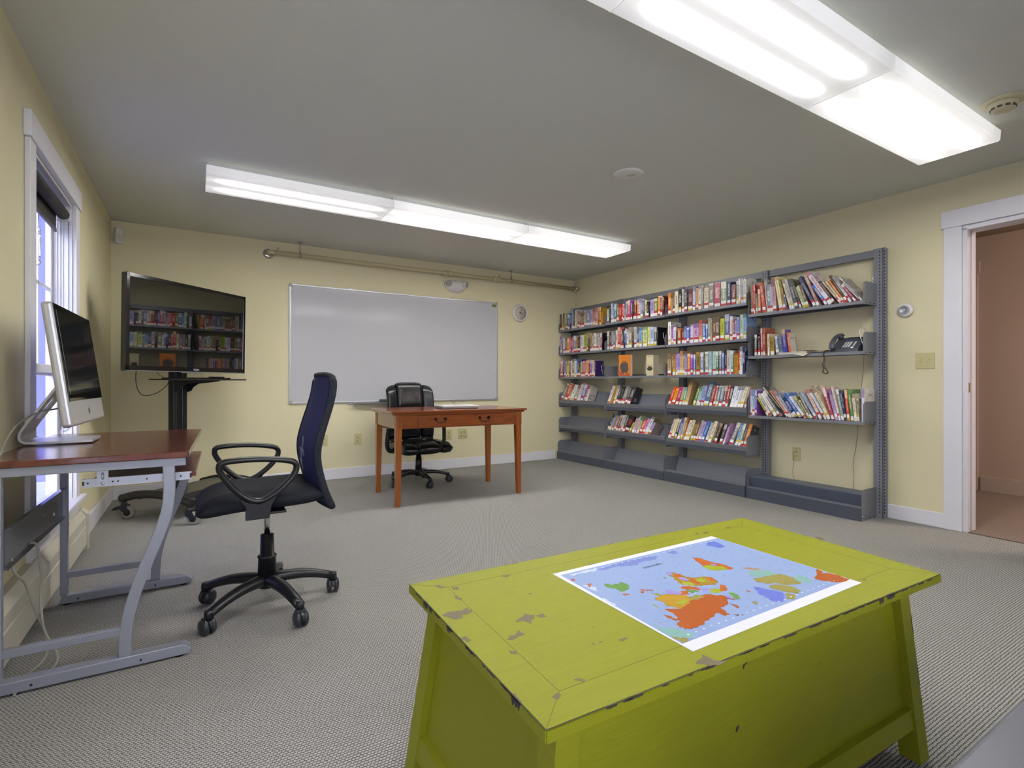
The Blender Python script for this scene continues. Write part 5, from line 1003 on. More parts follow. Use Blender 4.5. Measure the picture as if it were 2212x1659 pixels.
# ---- black leather chair
lc = thing('leather_office_chair', 'black leather padded office chair pushed in behind the wooden desk', 'office chair', (1.94, 4.98, 0), 0)
M_LEA = mat('black_leather', '0e0f12', .27, spec=.6, bump=(70, .25, .003))
ox, oy = 1.94, 4.98
star_base(lc, ox, oy, .30, (-89, -17, 55, 127, -161), .112, .082, M_CH, .028)
bm = BM(); lathe(bm, [(0, .12), (.034, .12), (.030, .26), (.026, .262), (.026, .33), (0, .33)], (ox, oy, 0), 24); obj('gas_cover', bm, M_CH, lc)
CM = TR(ox, oy, 0, R(4))
bm = BM(); rbox(bm, (-.11, -.1, .315), (.11, .14, .345), .008, 2, M=CM); tube(bm, [(-.10, .0, .325), (-.22, -.02, .305), (-.27, -.03, .28)], .005, 8, M=CM); obj('seat_mechanism', bm, M_BLACKM, lc)
def pad(name, parent, fn, nu=18, nv=18):
    bm = BM(); grid(bm, lambda u, v: fn(u, v, 1), nu, nv); grid(bm, lambda u, v: fn(u, v, 0), nu, nv)
    bmesh.ops.remove_doubles(bm, verts=bm.verts[:], dist=.001); return obj(name, bm, M_LEA, parent)
def sp_(u, p=4): return max(0., 1-abs(2*u-1)**p)**.5
def lseat(x0, x1, dz):
    def f(u, v, top):
        x = x0+(x1-x0)*u; fy = v; y = -.30+.52*fy
        cv = .075*(abs((x)/.26)**3); y = y+(cv*.6 if fy < .5 else -cv*.3)*(1-fy)
        e = sp_(u, 4)*sp_(v, 6); z = .372+(.062*e+dz if top else -.055*e)-.03*max(0, (.2-v)/.2)**2*(1 if top else .3)
        if not top: z += dz*.0
        if e < 1e-3: z = .372-.02*0
        return CM @ Vector((x, y, z))
    return f
pad('seat', lc, lseat(-.125, .125, .008)); pad('seat', lc, lseat(-.265, -.118, .0)); pad('seat', lc, lseat(.118, .265, .0))
def lback(x0, x1, z0, z1, th, y0=0., curve=1., p=5):
    def f(u, v, front):
        x = x0+(x1-x0)*u; z = z0+(z1-z0)*v
        e = sp_(u, p)*sp_(v, 7); yb = .245+.10*(z-.45)**1.0*.55-.05*(abs(x)/.26)**2*curve-.03*math.sin((z-.45)/.6*math.pi)
        tz = 0
        if abs(x) > .12: tz = -.035*((abs(x)-.12)/.14)**2.4*max(0, (v-.6)/.4)
        tz -= .020*abs(2*u-1)**5*max(0, (v-.7)/.3)
        return CM @ Vector((x, yb+y0+(-th*e if front else th*.7*e), z+tz))
    return f
pad('backrest', lc, lback(-.262, -.135, .42, 1.0, .045)); pad('backrest', lc, lback(.135, .262, .42, 1.0, .045))
pad('backrest', lc, lback(-.132, .132, .42, .80, .055)); pad('backrest', lc, lback(-.152, .152, .745, 1.026, .058, -.004, .9, 6))
bm = BM(); grid(bm, lambda u, v: lback(-.25, .25, .45, .97, .01)(u, v, 0)+Vector((0, .035, 0)), 12, 12); bmesh.ops.solidify(bm, geom=bm.faces[:], thickness=.012); obj('back_shell', bm, M_CH, lc)
bm = BM(); tube(bm, [(0, .12, .33), (0, .29, .34), (0, .315, .42), (0, .32, .56)], .02, 8, sx=1.8, sy=.5, up=(0, 1, 0), M=CM); obj('back_bracket', bm, M_BLACKM, lc)
for s in (-1, 1):
    bm = BM(); P = smooth_path([(s*.20, .06, .335), (s*.285, .06, .345), (s*.315, .05, .40), (s*.312, .04, .50), (s*.305, .03, .575)], 5)
    tube(bm, P, .017, 10, sx=1.3, sy=.7, up=(0, 1, 0), M=CM); obj('arm_post', bm, M_CH, lc)
    bm = BM(); rbox(bm, (s*.305-.038, -.13, .572), (s*.305+.038, .15, .602), .013, 3, M=CM); obj('arm_pad', bm, M_LEA, lc)

# ================================================================== GREEN CHEST TABLE
gt = thing('chest_table', 'distressed lime-green wooden chest table with splayed legs in the foreground', 'table', (1.13, .95, 0))
M_GRN = green_paint(); M_CHIP = mat('bare_wood', '6f6650', .8); M_SEAM = mat('seam_dark', '5c5a1c', .8); M_CHIPD = mat('bare_edge', '3f3a33', .8)
TZ = .49
TC = [Vector((x, y, 0)) for x, y in [[0.48,1.303],[0.456,0.645],[1.765,0.601],[1.836,1.263]]]       # left-far, near-left, near-right, far-right
INN = [Vector((x, y, 0)) for x, y in [[0.559,1.233],[0.534,0.716],[1.693,0.695],[1.728,1.19]]]
bm = BM()
t = bmesh.new(); vs = [t.verts.new((p.x, p.y, TZ-.024)) for p in TC]+[t.verts.new((p.x, p.y, TZ)) for p in TC]
for f in ((3, 2, 1, 0), (4, 5, 6, 7), (0, 1, 5, 4), (1, 2, 6, 5), (2, 3, 7, 6), (3, 0, 4, 7)): t.faces.new([vs[i] for i in f])
bmesh.ops.recalc_face_normals(t, faces=t.faces[:]); bmesh.ops.bevel(t, geom=t.edges[:], offset=.0025, segments=2, affect='EDGES'); add_bm(bm, t)
def strip(bm, a, b, wd, z, mi, h=.0002):
    d = (b-a).normalized(); n = Vector((-d.y, d.x, 0))*wd/2
    prism(bm, [(p.x, p.y, z) for p in (a-n, b-n, b+n, a+n)], (0, 0, h), mi)
for i in range(4):
    strip(bm, INN[i], INN[(i+1) % 4], .0010, TZ-.0001, 2, .0003); strip(bm, INN[i], TC[i].lerp(INN[i], .04), .0008, TZ-.0001, 2, .0003)
for pts in [[[0.481,1.091],[0.5,1.098],[0.531,1.087],[0.549,1.097],[0.548,1.069],[0.52,1.066],[0.515,1.051],[0.5,1.053],[0.49,1.07]],[[0.605,0.974],[0.646,0.997],[0.661,0.98],[0.631,0.947],[0.625,0.969]],[[0.662,0.976],[0.682,0.977],[0.681,0.96],[0.668,0.961]],[[0.549,0.915],[0.563,0.928],[0.572,0.922],[0.59,0.938],[0.594,0.917],[0.572,0.913],[0.558,0.909]],[[0.47,0.972],[0.485,0.972],[0.484,0.951],[0.475,0.949]],[[0.53,0.876],[0.542,0.865],[0.536,0.857],[0.528,0.865]],[[0.532,1.261],[0.548,1.256],[0.554,1.234],[0.541,1.236]],[[0.568,1.229],[0.584,1.219],[0.578,1.203],[0.564,1.208]],[[0.55,1.173],[0.561,1.149],[0.555,1.141],[0.546,1.154]],[[0.717,1.226],[0.746,1.22],[0.725,1.208]],[[0.514,0.709],[0.53,0.714],[0.531,0.707],[0.517,0.697]],[[0.577,0.73],[0.588,0.73],[0.594,0.719],[0.587,0.714]],[[0.712,1.09],[0.725,1.087],[0.718,1.079]],[[0.806,0.652],[0.831,0.658],[0.845,0.666],[0.846,0.652],[0.844,0.641],[0.864,0.626],[0.84,0.625],[0.823,0.632],[0.818,0.641]],[[0.745,0.795],[0.766,0.795],[0.764,0.788],[0.747,0.786]],[[1.501,1.218],[1.519,1.216],[1.498,1.202]],[[1.534,1.208],[1.554,1.202],[1.531,1.193]],[[1.824,0.978],[1.832,0.956],[1.814,0.937],[1.799,0.949]],[[1.657,1.207],[1.686,1.203],[1.66,1.195]],[[0.691,0.817],[0.692,0.806],[0.688,0.805]],[[0.706,0.81],[0.715,0.808],[0.707,0.805]],[[0.977,1.175],[1.004,1.166],[0.99,1.163]],[[1.531,0.695],[1.552,0.69],[1.533,0.689]]]:
    c_ = Vector((sum(p[0] for p in pts)/len(pts), sum(p[1] for p in pts)/len(pts), 0)); out = []
    for k in range(len(pts)):
        a = Vector((*pts[k], 0)); b = Vector((*pts[(k+1) % len(pts)], 0)); out.append(a)
        for q in (.33, .66):
            m_ = a.lerp(b, q); out.append(m_+(m_-c_).normalized()*((b-a).length*.12*rnd.uniform(-1, 1)))
    try: prism(bm, [(p.x, p.y, TZ-.0002) for p in out], (0, 0, .0005), 1)
    except ValueError: pass
rr = random.Random(3)
def edge_chips(a, b, n, sizes, side, mi=3):
    d = (b-a).normalized(); nrm = Vector((d.y, -d.x, 0))*side; Lh = (b-a).length
    for k in range(n):
        s = rr.uniform(.01, Lh-.05); ln = rr.uniform(*sizes); dep = rr.uniform(.0012, .004) if rr.random() < .88 else rr.uniform(.008, .017)
        p = a+d*s; m_ = 8; top = []
        pts = [(p+d*(ln*q/m_), rr.uniform(.4, 1)*dep if 0 < q < m_ else 0) for q in range(m_+1)]
        prof = [(q+nrm*.0000, TZ-.0022) for q, _ in pts]+[(q, TZ-.0022-dp) for q, dp in reversed(pts)][1:-1]
        try: prism(bm, [(q.x-nrm.x*.001, q.y-nrm.y*.001, z) for q, z in prof], nrm*.0016, mi)
        except ValueError: pass
        if rr.random() < .6:
            inn = [(q-nrm*(.0010+dp*.35), TZ-.0002) for q, dp in reversed(pts)]
            try: prism(bm, [(q.x-nrm.x*.001, q.y-nrm.y*.001, TZ-.0002) for q, _ in pts]+[(q.x, q.y, z) for q, z in inn][1:-1], (0, 0, .0005), 1)
            except ValueError: pass
edge_chips(TC[0], TC[1], 26, (.008, .04), 1); edge_chips(TC[1], TC[2], 40, (.008, .045), 1); edge_chips(TC[2], TC[3], 8, (.006, .02), 1); edge_chips(TC[3], TC[0], 14, (.006, .03), 1)
# worn hair line all along the near edges
strip(bm, TC[0]+Vector((.001, 0, 0)), TC[1]+Vector((.001, .002, 0)), .0016, TZ-.0006, 3, .0004); strip(bm, TC[1]+Vector((.002, .001, 0)), TC[2]+Vector((-.002, .001, 0)), .0016, TZ-.0006, 3, .0004)
obj('table_top', bm, [M_GRN, M_CHIP, M_SEAM, M_CHIPD], gt)
# body: legs splay outward to the floor. top corners / foot corners of the outer leg faces
LT = [Vector((.512, 1.235, 0)), Vector((.500, .676, 0)), Vector((1.700, .636, 0)), Vector((1.752, 1.205, 0))]
LF = [Vector((.448, 1.265, 0)), Vector((.440, .646, 0)), Vector((1.762, .598, 0)), Vector((1.815, 1.235, 0))]
# match of the near right foot with the photograph
LF[2] = Vector((1.700, .606, 0)); LT[2] = Vector((1.640, .632, 0)); LT[3] = Vector((1.700, 1.205, 0)); LF[3] = Vector((1.765, 1.235, 0))
ctr = Vector((1.10, .94, 0))
def corner(i, z): return LT[i].lerp(LF[i], 1-z/(TZ-.024))
EX = [(-1, 1), (-1, -1), (1, -1), (1, 1)]
LW = .050
for i in range(4):
    bm = BM(); sx, sy = EX[i]; vs = []
    zs = (0, TZ-.024)
    ring = []
    for z in zs:
        c_ = corner(i, z); ring.append([bm.verts.new((c_.x-sx*LW*a, c_.y-sy*LW*b, z)) for a, b in ((0, 0), (1, 0), (1, 1), (0, 1))])
    bm.faces.new(ring[0]); bm.faces.new(ring[1])
    for k in range(4): bm.faces.new((ring[0][k], ring[0][(k+1) % 4], ring[1][(k+1) % 4], ring[1][k]))
    bmesh.ops.recalc_face_normals(bm, faces=bm.faces[:])
    if sy < 0:
        for _ in range(7):
            z = rr.uniform(.05, .40); ln = rr.uniform(.012, .05); P = []
            for q, wd in ((0, .0), (.3, rr.uniform(.002, .005)), (.7, rr.uniform(.001, .006)), (1, 0)):
                c_ = corner(i, z+ln*q); P.append((c_.x-sx*(.0003+wd), c_.y-.0004, z+ln*q))
            c_ = corner(i, z+ln*.5); P.append((c_.x-sx*.0003, c_.y-.0004, z+ln*.5))
            prism(bm, P, (0, .0015, 0), 1)
    obj('leg', bm, [M_GRN, M_CHIPD], gt)
def panel_between(i, j, z0, z1, inset, th, name, mats, shade=None):
    bm = BM(); nrm = (corner(j, .2)-corner(i, .2)).cross(Vector((0, 0, 1))).normalized()
    if nrm.dot(corner(i, .2)-ctr) < 0: nrm = -nrm
    d = (corner(j, .2)-corner(i, .2)).normalized()
    q = []
    for z in (z0, z1):
        a, b = corner(i, z), corner(j, z); q.append((a+d*(LW*.55)-nrm*inset, b-d*(LW*.55)-nrm*inset, z))
    pts = [(*q[0][0].xy, z0), (*q[0][1].xy, z0), (*q[1][1].xy, z1), (*q[1][0].xy, z1)]
    prism(bm, pts, -nrm*th); return obj(name, bm, mats, gt)
for i, j in ((0, 1), (1, 2), (2, 3), (3, 0)):
    panel_between(i, j, .135, .455, .020, .014, 'side_panel', M_GRN)
    panel_between(i, j, .095, .148, .004, .034, 'bottom_rail', M_GRN)
    panel_between(i, j, .445, .466, .006, .030, 'top_rail', M_GRN)
bm = BM()
for (fx, z, w_, h_) in ((.43, .425, .012, .006), (.425, .418, .005, .009), (.42, .43, .004, .003), (.40, .30, .009, .010), (.66, .36, .002, .002)):
    a_, b_ = corner(1, z), corner(2, z); p = a_.lerp(b_, fx); prism(bm, [(p.x, p.y+.0188, z), (p.x+w_*.6, p.y+.0188, z+h_*.3), (p.x+w_, p.y+.0188, z+h_), (p.x+w_*.3, p.y+.0188, z+h_*.8)], (0, .003, 0))
obj('paint_scuff', bm, M_CHIPD, gt)
bm = BM(); prism(bm, [(*((corner(k, .11)-ctr)*.93+ctr).xy, .11) for k in range(4)], (0, 0, .012)); obj('bottom_board', bm, M_GRN, gt)
# world map lying upside down on the table
wm = thing('world_map', 'paper world map lying upside down on the green table', 'map', (1.26, .96, TZ))
PC = dict(white='d2d2d8', sea='869ac0', peri='6d7cb8', peri2='5f6ebe', cloud='b9c3d6', orange='ad5a1a', lime='949f26', lav='9182c0', ochre='9a7a26', green='628c44', rust='a35010', gold='aa851c', tan='8e8542', teal='7ba39b', otan='a5784c', badge='b84236', ink='33405e')
PM_ = [mat('map_'+k, v, .5, spec=.25) for k, v in PC.items()]; PI = {k: i for i, k in enumerate(PC)}
mp = [["white",[[0.845,1.163],[0.837,0.683],[1.506,0.684],[1.521,1.163]]],["sea",[[0.858,1.144],[0.843,0.714],[1.505,0.713],[1.519,1.138]]],["peri",[[0.973,1.127],[1.072,1.131],[1.163,1.13],[1.202,1.114],[1.179,1.096],[1.13,1.103],[1.092,1.09],[1.058,1.104],[1.02,1.113],[0.983,1.11]]],["peri",[[1.26,1.128],[1.291,1.126],[1.275,1.093],[1.257,1.108]]],["cloud",[[0.88,1.135],[0.946,1.137],[0.979,1.131],[0.953,1.119],[0.909,1.126],[0.888,1.119]]],["cloud",[[0.865,1.059],[0.886,1.029],[0.873,1.002],[0.863,1.031]]],["cloud",[[0.858,0.968],[0.857,0.919],[0.85,0.923],[0.849,0.964]]],["orange",[[1.286,1.054],[1.298,1.039],[1.301,0.999],[1.315,0.953],[1.305,0.926],[1.289,0.929],[1.271,0.955],[1.243,0.969],[1.257,0.996]]],["lime",[[1.253,0.987],[1.275,0.979],[1.298,0.95],[1.285,0.931],[1.255,0.943],[1.236,0.959]]],["lav",[[1.288,0.989],[1.298,0.978],[1.286,0.966],[1.277,0.975]]],["ochre",[[1.125,1.007],[1.139,0.998],[1.142,0.969],[1.15,0.945],[1.183,0.932],[1.199,0.915],[1.191,0.889],[1.169,0.878],[1.138,0.888],[1.115,0.897],[1.087,0.923],[1.098,0.946],[1.109,0.977],[1.109,0.99]]],["lav",[[1.125,1.007],[1.139,1.001],[1.123,0.984],[1.111,0.989]]],["orange",[[1.128,0.989],[1.146,0.978],[1.134,0.955],[1.125,0.965],[1.112,0.969]]],["lav",[[1.122,0.962],[1.137,0.95],[1.128,0.935],[1.111,0.943]]],["orange",[[1.141,0.945],[1.158,0.932],[1.147,0.904],[1.125,0.905],[1.128,0.927]]],["lime",[[1.153,0.935],[1.176,0.929],[1.167,0.91],[1.147,0.904],[1.142,0.919]]],["orange",[[1.187,0.925],[1.199,0.915],[1.191,0.891],[1.175,0.897]]],["lime",[[1.108,0.94],[1.124,0.924],[1.115,0.902],[1.091,0.921]]],["green",[[1.09,0.989],[1.091,0.981],[1.085,0.97],[1.082,0.975]]],["orange",[[1.082,0.918],[1.107,0.895],[1.107,0.876],[1.073,0.891],[1.067,0.906]]],["green",[[1.065,0.896],[1.091,0.882],[1.091,0.869],[1.065,0.876]]],["orange",[[1.051,0.899],[1.066,0.89],[1.053,0.87],[1.034,0.88]]],["lime",[[1.123,0.866],[1.147,0.857],[1.146,0.841],[1.125,0.837],[1.109,0.849]]],["lav",[[1.109,0.878],[1.127,0.872],[1.116,0.859],[1.099,0.866]]],["orange",[[1.176,0.874],[1.182,0.861],[1.154,0.836],[1.138,0.842]]],["lav",[[1.027,0.925],[1.037,0.913],[1.047,0.89],[1.032,0.881],[1.008,0.902]]],["rust",[[1.025,0.856],[1.09,0.85],[1.124,0.818],[1.08,0.782],[1.059,0.783],[1.042,0.758],[1.043,0.747],[1.027,0.748],[1.024,0.769],[0.977,0.754],[0.925,0.744],[0.897,0.753],[0.898,0.778],[0.918,0.785],[0.934,0.814],[0.937,0.846],[0.973,0.826],[1.01,0.835]]],["gold",[[0.965,0.903],[0.989,0.904],[1.026,0.889],[1.044,0.872],[1.036,0.851],[1.007,0.836],[0.973,0.826],[0.954,0.854],[0.964,0.873],[0.957,0.89]]],["lime",[[0.985,0.858],[1.02,0.857],[1.023,0.845],[0.991,0.841]]],["tan",[[1.039,0.863],[1.069,0.86],[1.077,0.844],[1.046,0.838],[1.031,0.847]]],["green",[[0.921,1.036],[0.933,1.017],[0.969,1.017],[0.967,0.988],[0.945,0.975],[0.919,0.974],[0.919,0.997],[0.909,1.014]]],["orange",[[0.911,0.961],[0.928,0.955],[0.925,0.949],[0.911,0.951]]],["orange",[[0.962,0.95],[0.974,0.945],[0.962,0.937],[0.957,0.94]]],["orange",[[0.969,0.957],[0.994,0.944],[0.995,0.933],[0.982,0.943]]],["orange",[[0.884,1.057],[0.891,1.055],[0.874,1.036],[0.865,1.032]]],["tan",[[0.979,0.926],[0.991,0.916],[0.99,0.903],[0.978,0.909]]],["peri2",[[1.238,0.819],[1.246,0.796],[1.258,0.772],[1.265,0.756],[1.24,0.734],[1.206,0.724],[1.194,0.74],[1.201,0.764],[1.206,0.787],[1.221,0.8]]],["teal",[[1.326,0.89],[1.36,0.887],[1.38,0.864],[1.379,0.837],[1.34,0.839],[1.303,0.855],[1.301,0.872]]],["otan",[[1.331,0.922],[1.353,0.911],[1.37,0.884],[1.354,0.884],[1.338,0.901]]],["tan",[[1.29,0.853],[1.339,0.839],[1.381,0.836],[1.388,0.8],[1.374,0.771],[1.355,0.765],[1.318,0.775],[1.314,0.789],[1.31,0.804],[1.283,0.812],[1.272,0.831]]],["tan",[[1.277,0.8],[1.31,0.787],[1.321,0.761],[1.314,0.737],[1.285,0.733],[1.271,0.764],[1.265,0.784]]],["tan",[[1.266,0.749],[1.279,0.734],[1.246,0.718],[1.235,0.727]]],["teal",[[1.415,0.803],[1.42,0.793],[1.407,0.757],[1.379,0.754],[1.372,0.766],[1.382,0.797]]],["rust",[[1.502,0.8],[1.504,0.785],[1.484,0.773],[1.503,0.768],[1.504,0.713],[1.457,0.714],[1.433,0.74],[1.426,0.76],[1.434,0.771],[1.46,0.774]]],["peri2",[[1.441,1.124],[1.476,1.121],[1.47,1.087],[1.462,1.065],[1.434,1.061],[1.429,1.085],[1.419,1.1]]],["orange",[[1.196,0.812],[1.205,0.804],[1.192,0.801]]],["tan",[[1.149,0.764],[1.158,0.756],[1.148,0.748],[1.138,0.751]]],["green",[[1.149,0.828],[1.159,0.818],[1.145,0.793],[1.132,0.788],[1.13,0.802]]],["lav",[[1.128,0.824],[1.13,0.802],[1.119,0.798],[1.113,0.81]]],["orange",[[1.11,0.808],[1.128,0.792],[1.118,0.793]]],["rust",[[1.093,0.786],[1.099,0.77],[1.087,0.756],[1.089,0.767]]],["rust",[[1.046,0.742],[1.069,0.728],[1.057,0.731]]],["teal",[[0.855,0.808],[0.857,0.784],[0.878,0.769],[0.894,0.743],[0.897,0.726],[0.878,0.717],[0.857,0.735],[0.846,0.757]]],["tan",[[0.846,0.743],[0.87,0.722],[0.86,0.713],[0.844,0.715]]],["lime",[[0.933,0.88],[0.931,0.863],[0.929,0.85],[0.928,0.865]]],["rust",[[0.911,0.825],[0.92,0.81],[0.919,0.787],[0.91,0.793]]],["badge",[[0.861,1.104],[0.869,1.105],[0.872,1.097],[0.867,1.092],[0.858,1.093]]]]
bm = BM(); z = TZ+.0009
shp = mp[0][1]; prism(bm, [(x, y, TZ+.0003) for x, y in shp], (0, 0, .0006), PI['white'])
obj('paper_sheet', bm, PM_, wm)
bm = BM(); A, B_, C_, D_ = [Vector((x, y, 0)) for x, y in mp[1][1]]
prism(bm, [(p.x, p.y, z-.0001) for p in (A, B_, C_, D_)], (0, 0, .0002), PI['sea']); zz = z+.0001
def ragged(pts, amp, n=4):
    out = []
    for k in range(len(pts)):
        a, b = Vector((*pts[k], 0)), Vector((*pts[(k+1) % len(pts)], 0)); L_ = (b-a).length; nn = Vector((-(b-a).y, (b-a).x, 0))/max(L_, 1e-6); out.append(a)
        for q in range(1, n): out.append(a.lerp(b, q/n)+nn*rr.uniform(-1, 1)*min(amp, L_*.16))
    return out
for lvl, (nm_, pts) in enumerate(mp[2:]):
    am = .0012 if nm_ == 'badge' else .004
    P = ragged(pts, 0 if nm_ == 'badge' else am, 1 if nm_ == 'badge' else 4)
    zt = zz+.00001*(lvl+1)
    try: f = bm.faces.new([bm.verts.new((p.x, p.y, zt)) for p in P]); f.material_index = PI[nm_]
    except ValueError: pass
uD, vD = (D_-A), (B_-A)
def onmap(u, v): return A+uD*u+vD*v
# small printed names, islands and the dotted hour strip
for _ in range(430):
    u, v = rr.uniform(.03, .97), rr.uniform(.05, .95); p = onmap(u, v); L_ = rr.choice((.004, .006, .009, .014)); d = uD.normalized() if rr.random() < .7 else (uD.normalized()+vD.normalized()*.4).normalized(); n_ = Vector((-d.y, d.x, 0))
    for q in range(max(1, int(L_/.0022))):
        a = p+d*(q*.0022); f = bm.faces.new([bm.verts.new((w_.x, w_.y, z+.0009)) for w_ in (a, a+d*.0015, a+d*.0015+n_*.0007, a+n_*.0007)]); f.material_index = PI['ink']
for k in range(24):
    for (v_, c_) in ((.955, 'white'), (.035, 'white')):
        p = onmap(.06+.9*k/24, v_); pts = [(p.x+.0032*math.cos(a), p.y+.0022*math.sin(a), z+.0009) for a in [R(60*j) for j in range(6)]]
        f = bm.faces.new([bm.verts.new(q) for q in pts]); f.material_index = PI[c_]
obj('map_print', bm, PM_, wm, flip=False)
bmx = wm.children[-1]
me_ = bmx.data
for p in me_.polygons:
    if p.normal.z < 0 and p.material_index not in (): p.flip()
tt = onmap(.585, .115); ang = math.atan2(uD.y, uD.x)+math.pi
ang_txt = math.atan2(uD.y, uD.x)
text_obj('map_title', 'THE WORLD', .013, Matrix.Translation((1.1270, 1.0630, z+.0010)) @ Matrix.Rotation(ang_txt+math.pi, 4, 'Z'), mat('map_title_ink', '30343c', .5), wm, .0001)
# ================================================================== COMPUTER DESK
cd = thing('computer_desk', 'grey steel-framed computer desk with mahogany top under the left wall window', 'desk', (-.30, 2.8, 0))
M_MAHOG = wood_material('mahogany_laminate', '4f2219', '6d3426', .22, scale=(8, 1.2, 8), coat=.45)
M_GSTEEL = mat('powder_grey_steel', '8d909c', .38, metal=.25)
bm = BM(); prism(bm, [(-.598, 2.285, .742), (-.018, 2.268, .742), (.033, 3.352, .742), (-.598, 3.37, .742)], (0, 0, .023)); obj('desk_top', bm, M_MAHOG, cd, bevel=.004)
YN, YFR = 2.315, 3.10
def bar(bm, a, b, w=.0125, h=.0125): tube(bm, [a, b], 1., square=True, sx=w, sy=h)
bm = BM(); box(bm, (-.56, YN-.025, .712), (-.028, YN+.005, .742)); obj('top_rail', bm, M_GSTEEL, cd, bevel=.002)
bm = BM(); box(bm, (-.56, YFR-.005, .712), (-.010, YFR+.025, .742)); obj('top_rail', bm, M_GSTEEL, cd, bevel=.002)
bm = BM(); box(bm, (-.027, YN-.022, .715), (-.0245, YN+.002, .739)); obj('rail_plug', bm, M_DARK, cd)
NL = [(-.082, .715), (-.080, .62), (-.090, .535), (-.122, .436), (-.158, .340), (-.188, .245), (-.206, .160), (-.212, .085), (-.212, .045)]
for y, dx, px_ in ((YN-.01, 0, -.548), (YFR+.01, .047, -.512)):
    bm = BM(); P = smooth_path([(x+dx, y, z) for x, z in NL], 4); tube(bm, P, 1., square=True, sx=.0145, sy=.019, up=(1, 0, .3)); obj('leg', bm, M_GSTEEL, cd, bevel=.003)
    bm = BM(); bar(bm, (px_, y, .045), (px_, y, .715), .014, .0145); obj('rear_post', bm, M_GSTEEL, cd, bevel=.003)
    bm = BM(); bar(bm, (px_+.012, y, .135), (-.21+dx, y, .135), .012, .014); obj('cross_bar', bm, M_GSTEEL, cd, bevel=.002)
    bm = BM(); prism(bm, [(x, y-.022, z) for x, z in [(px_-.012, .008), (-.02, .008), (-.012, .018), (-.012, .028), (-.035, .046), (px_+.012, .046), (px_-.012, .03)]], (0, .044, 0)); ft = obj('foot_bar', bm, M_GSTEEL, cd, bevel=.003)
    for x in (-.46, -.165):
        bm = BM(); lathe(bm, [(0, -.0225), (.004, -.0225), (.004, -.02)], (x, y, .024), 10, axis='Y'); obj('screw_hole', bm, M_DARK, ft)
    for x in (-.5, -.05):
        bm = BM(); lathe(bm, [(0, 0), (.015, 0), (.015, .008), (0, .008)], (x, y, 0), 12); obj('foot_pad', bm, M_DARK, ft)
bm = BM(); prism(bm, [(x-.02, YN+.01, z) for x, z in [(-.520, .405), (-.505, .400), (-.501, .405), (-.514, .412), (-.514, .528), (-.498, .536), (-.498, .541), (-.520, .536)]], (.018, YFR-YN-.015, 0)); mp_ = obj('modesty_panel', bm, mat('dark_gloss_steel', '5d6069', .25, metal=.4), cd)
bm = BM(); lathe(bm, [(0, .012), (.006, .011), (.007, .006)], (-.512, 2.86, .468), 14, axis='X'); obj('bolt', bm, M_SILVER, mp_)
# keyboard tray
bm = BM(); prism(bm, [(-.31, 2.36, .660), (-.012, 2.345, .660), (.004, 2.345, .660), (.030, 3.05, .660), (-.30, 3.06, .660)], (0, 0, .016)); tr = obj('keyboard_tray', bm, M_MAHOG, cd, bevel=.002)
for y in (2.332, 3.07):
    bm = BM(); box(bm, (-.335, y-.006, .652), (-.010, y+.006, .682)); obj('slide_rail', bm, M_SILVER if y > 3 else mat('zinc', 'a9adb8', .35, metal=.5), tr)
    bm = BM(); box(bm, (-.295, y-.009, .655), (-.262, y-.005, .715)); box(bm, (-.295, y-.010, .706), (-.262, y+.01, .714)); obj('slide_bracket', bm, MATS['zinc'], tr)
    bm = BM()
    for x in (-.32, -.25, -.235, -.15, -.09, -.045): lathe(bm, [(0, -.0066), (.003, -.0066), (.003, -.005)], (x, y, .667), 8, axis='Y')
    box(bm, (-.335, y-.0068, .660), (-.330, y-.0055, .674)); box(bm, (-.016, y-.0068, .658), (-.010, y-.0055, .676)); obj('rail_holes', bm, M_DARK, tr)
bm = BM(); lathe(bm, [(0, -.013), (.005, -.012), (.006, -.009)], (-.278, 2.332, .664), 12, axis='Y'); obj('bolt', bm, M_SILVER, tr)
bm = BM(); tube(bm, [(-.278, 2.320, .678), (-.278, 2.320, .702)], .0035, 8); obj('slot_bolt', bm, M_SILVER, tr)
# ---- all-in-one computer
ic = thing('desktop_computer', 'silver all-in-one desktop computer standing on the mahogany desk', 'computer', (-.48, 2.88, .765))
M_ALUM = mat('anodised_aluminium', 'c3c4c9', .3, metal=.55)
IM = Matrix.Translation((-.382, 2.86, .852)) @ Matrix.Rotation(R(90-1.5), 4, 'Z') @ Matrix.Rotation(R(-7.5), 4, 'X')   # local x across (+ = far), -y faces the room
IW, IH, ITH = .655, .478, .036
bm = BM(); rbox(bm, (-IW/2, 0, 0), (IW/2, ITH, IH), .012, 3, M=IM)
grid(bm, lambda u, v: IM @ Vector(((u-.5)*IW*.97, ITH*.9+.022*max(0, 1-(2*u-1)**4)*max(0, 1-(2*v-1)**4), .008+(IH-.016)*v)), 14, 12); case = obj('case', bm, M_ALUM, ic)
M_GLOSS = mat('black_glass', '07080a', .06, spec=.9)
bm = BM(); rbox(bm, (-IW/2+.006, -.0025, .098), (IW/2-.006, .001, IH-.006), .001, 1, M=IM); gl = obj('front_glass', bm, M_GLOSS, ic)
bm = BM(); box(bm, (-IW/2+.030, -.0030, .122), (IW/2-.030, -.0024, IH-.030), 0, IM); obj('screen', bm, mat('dark_screen', '121519', .09, spec=.9), gl)
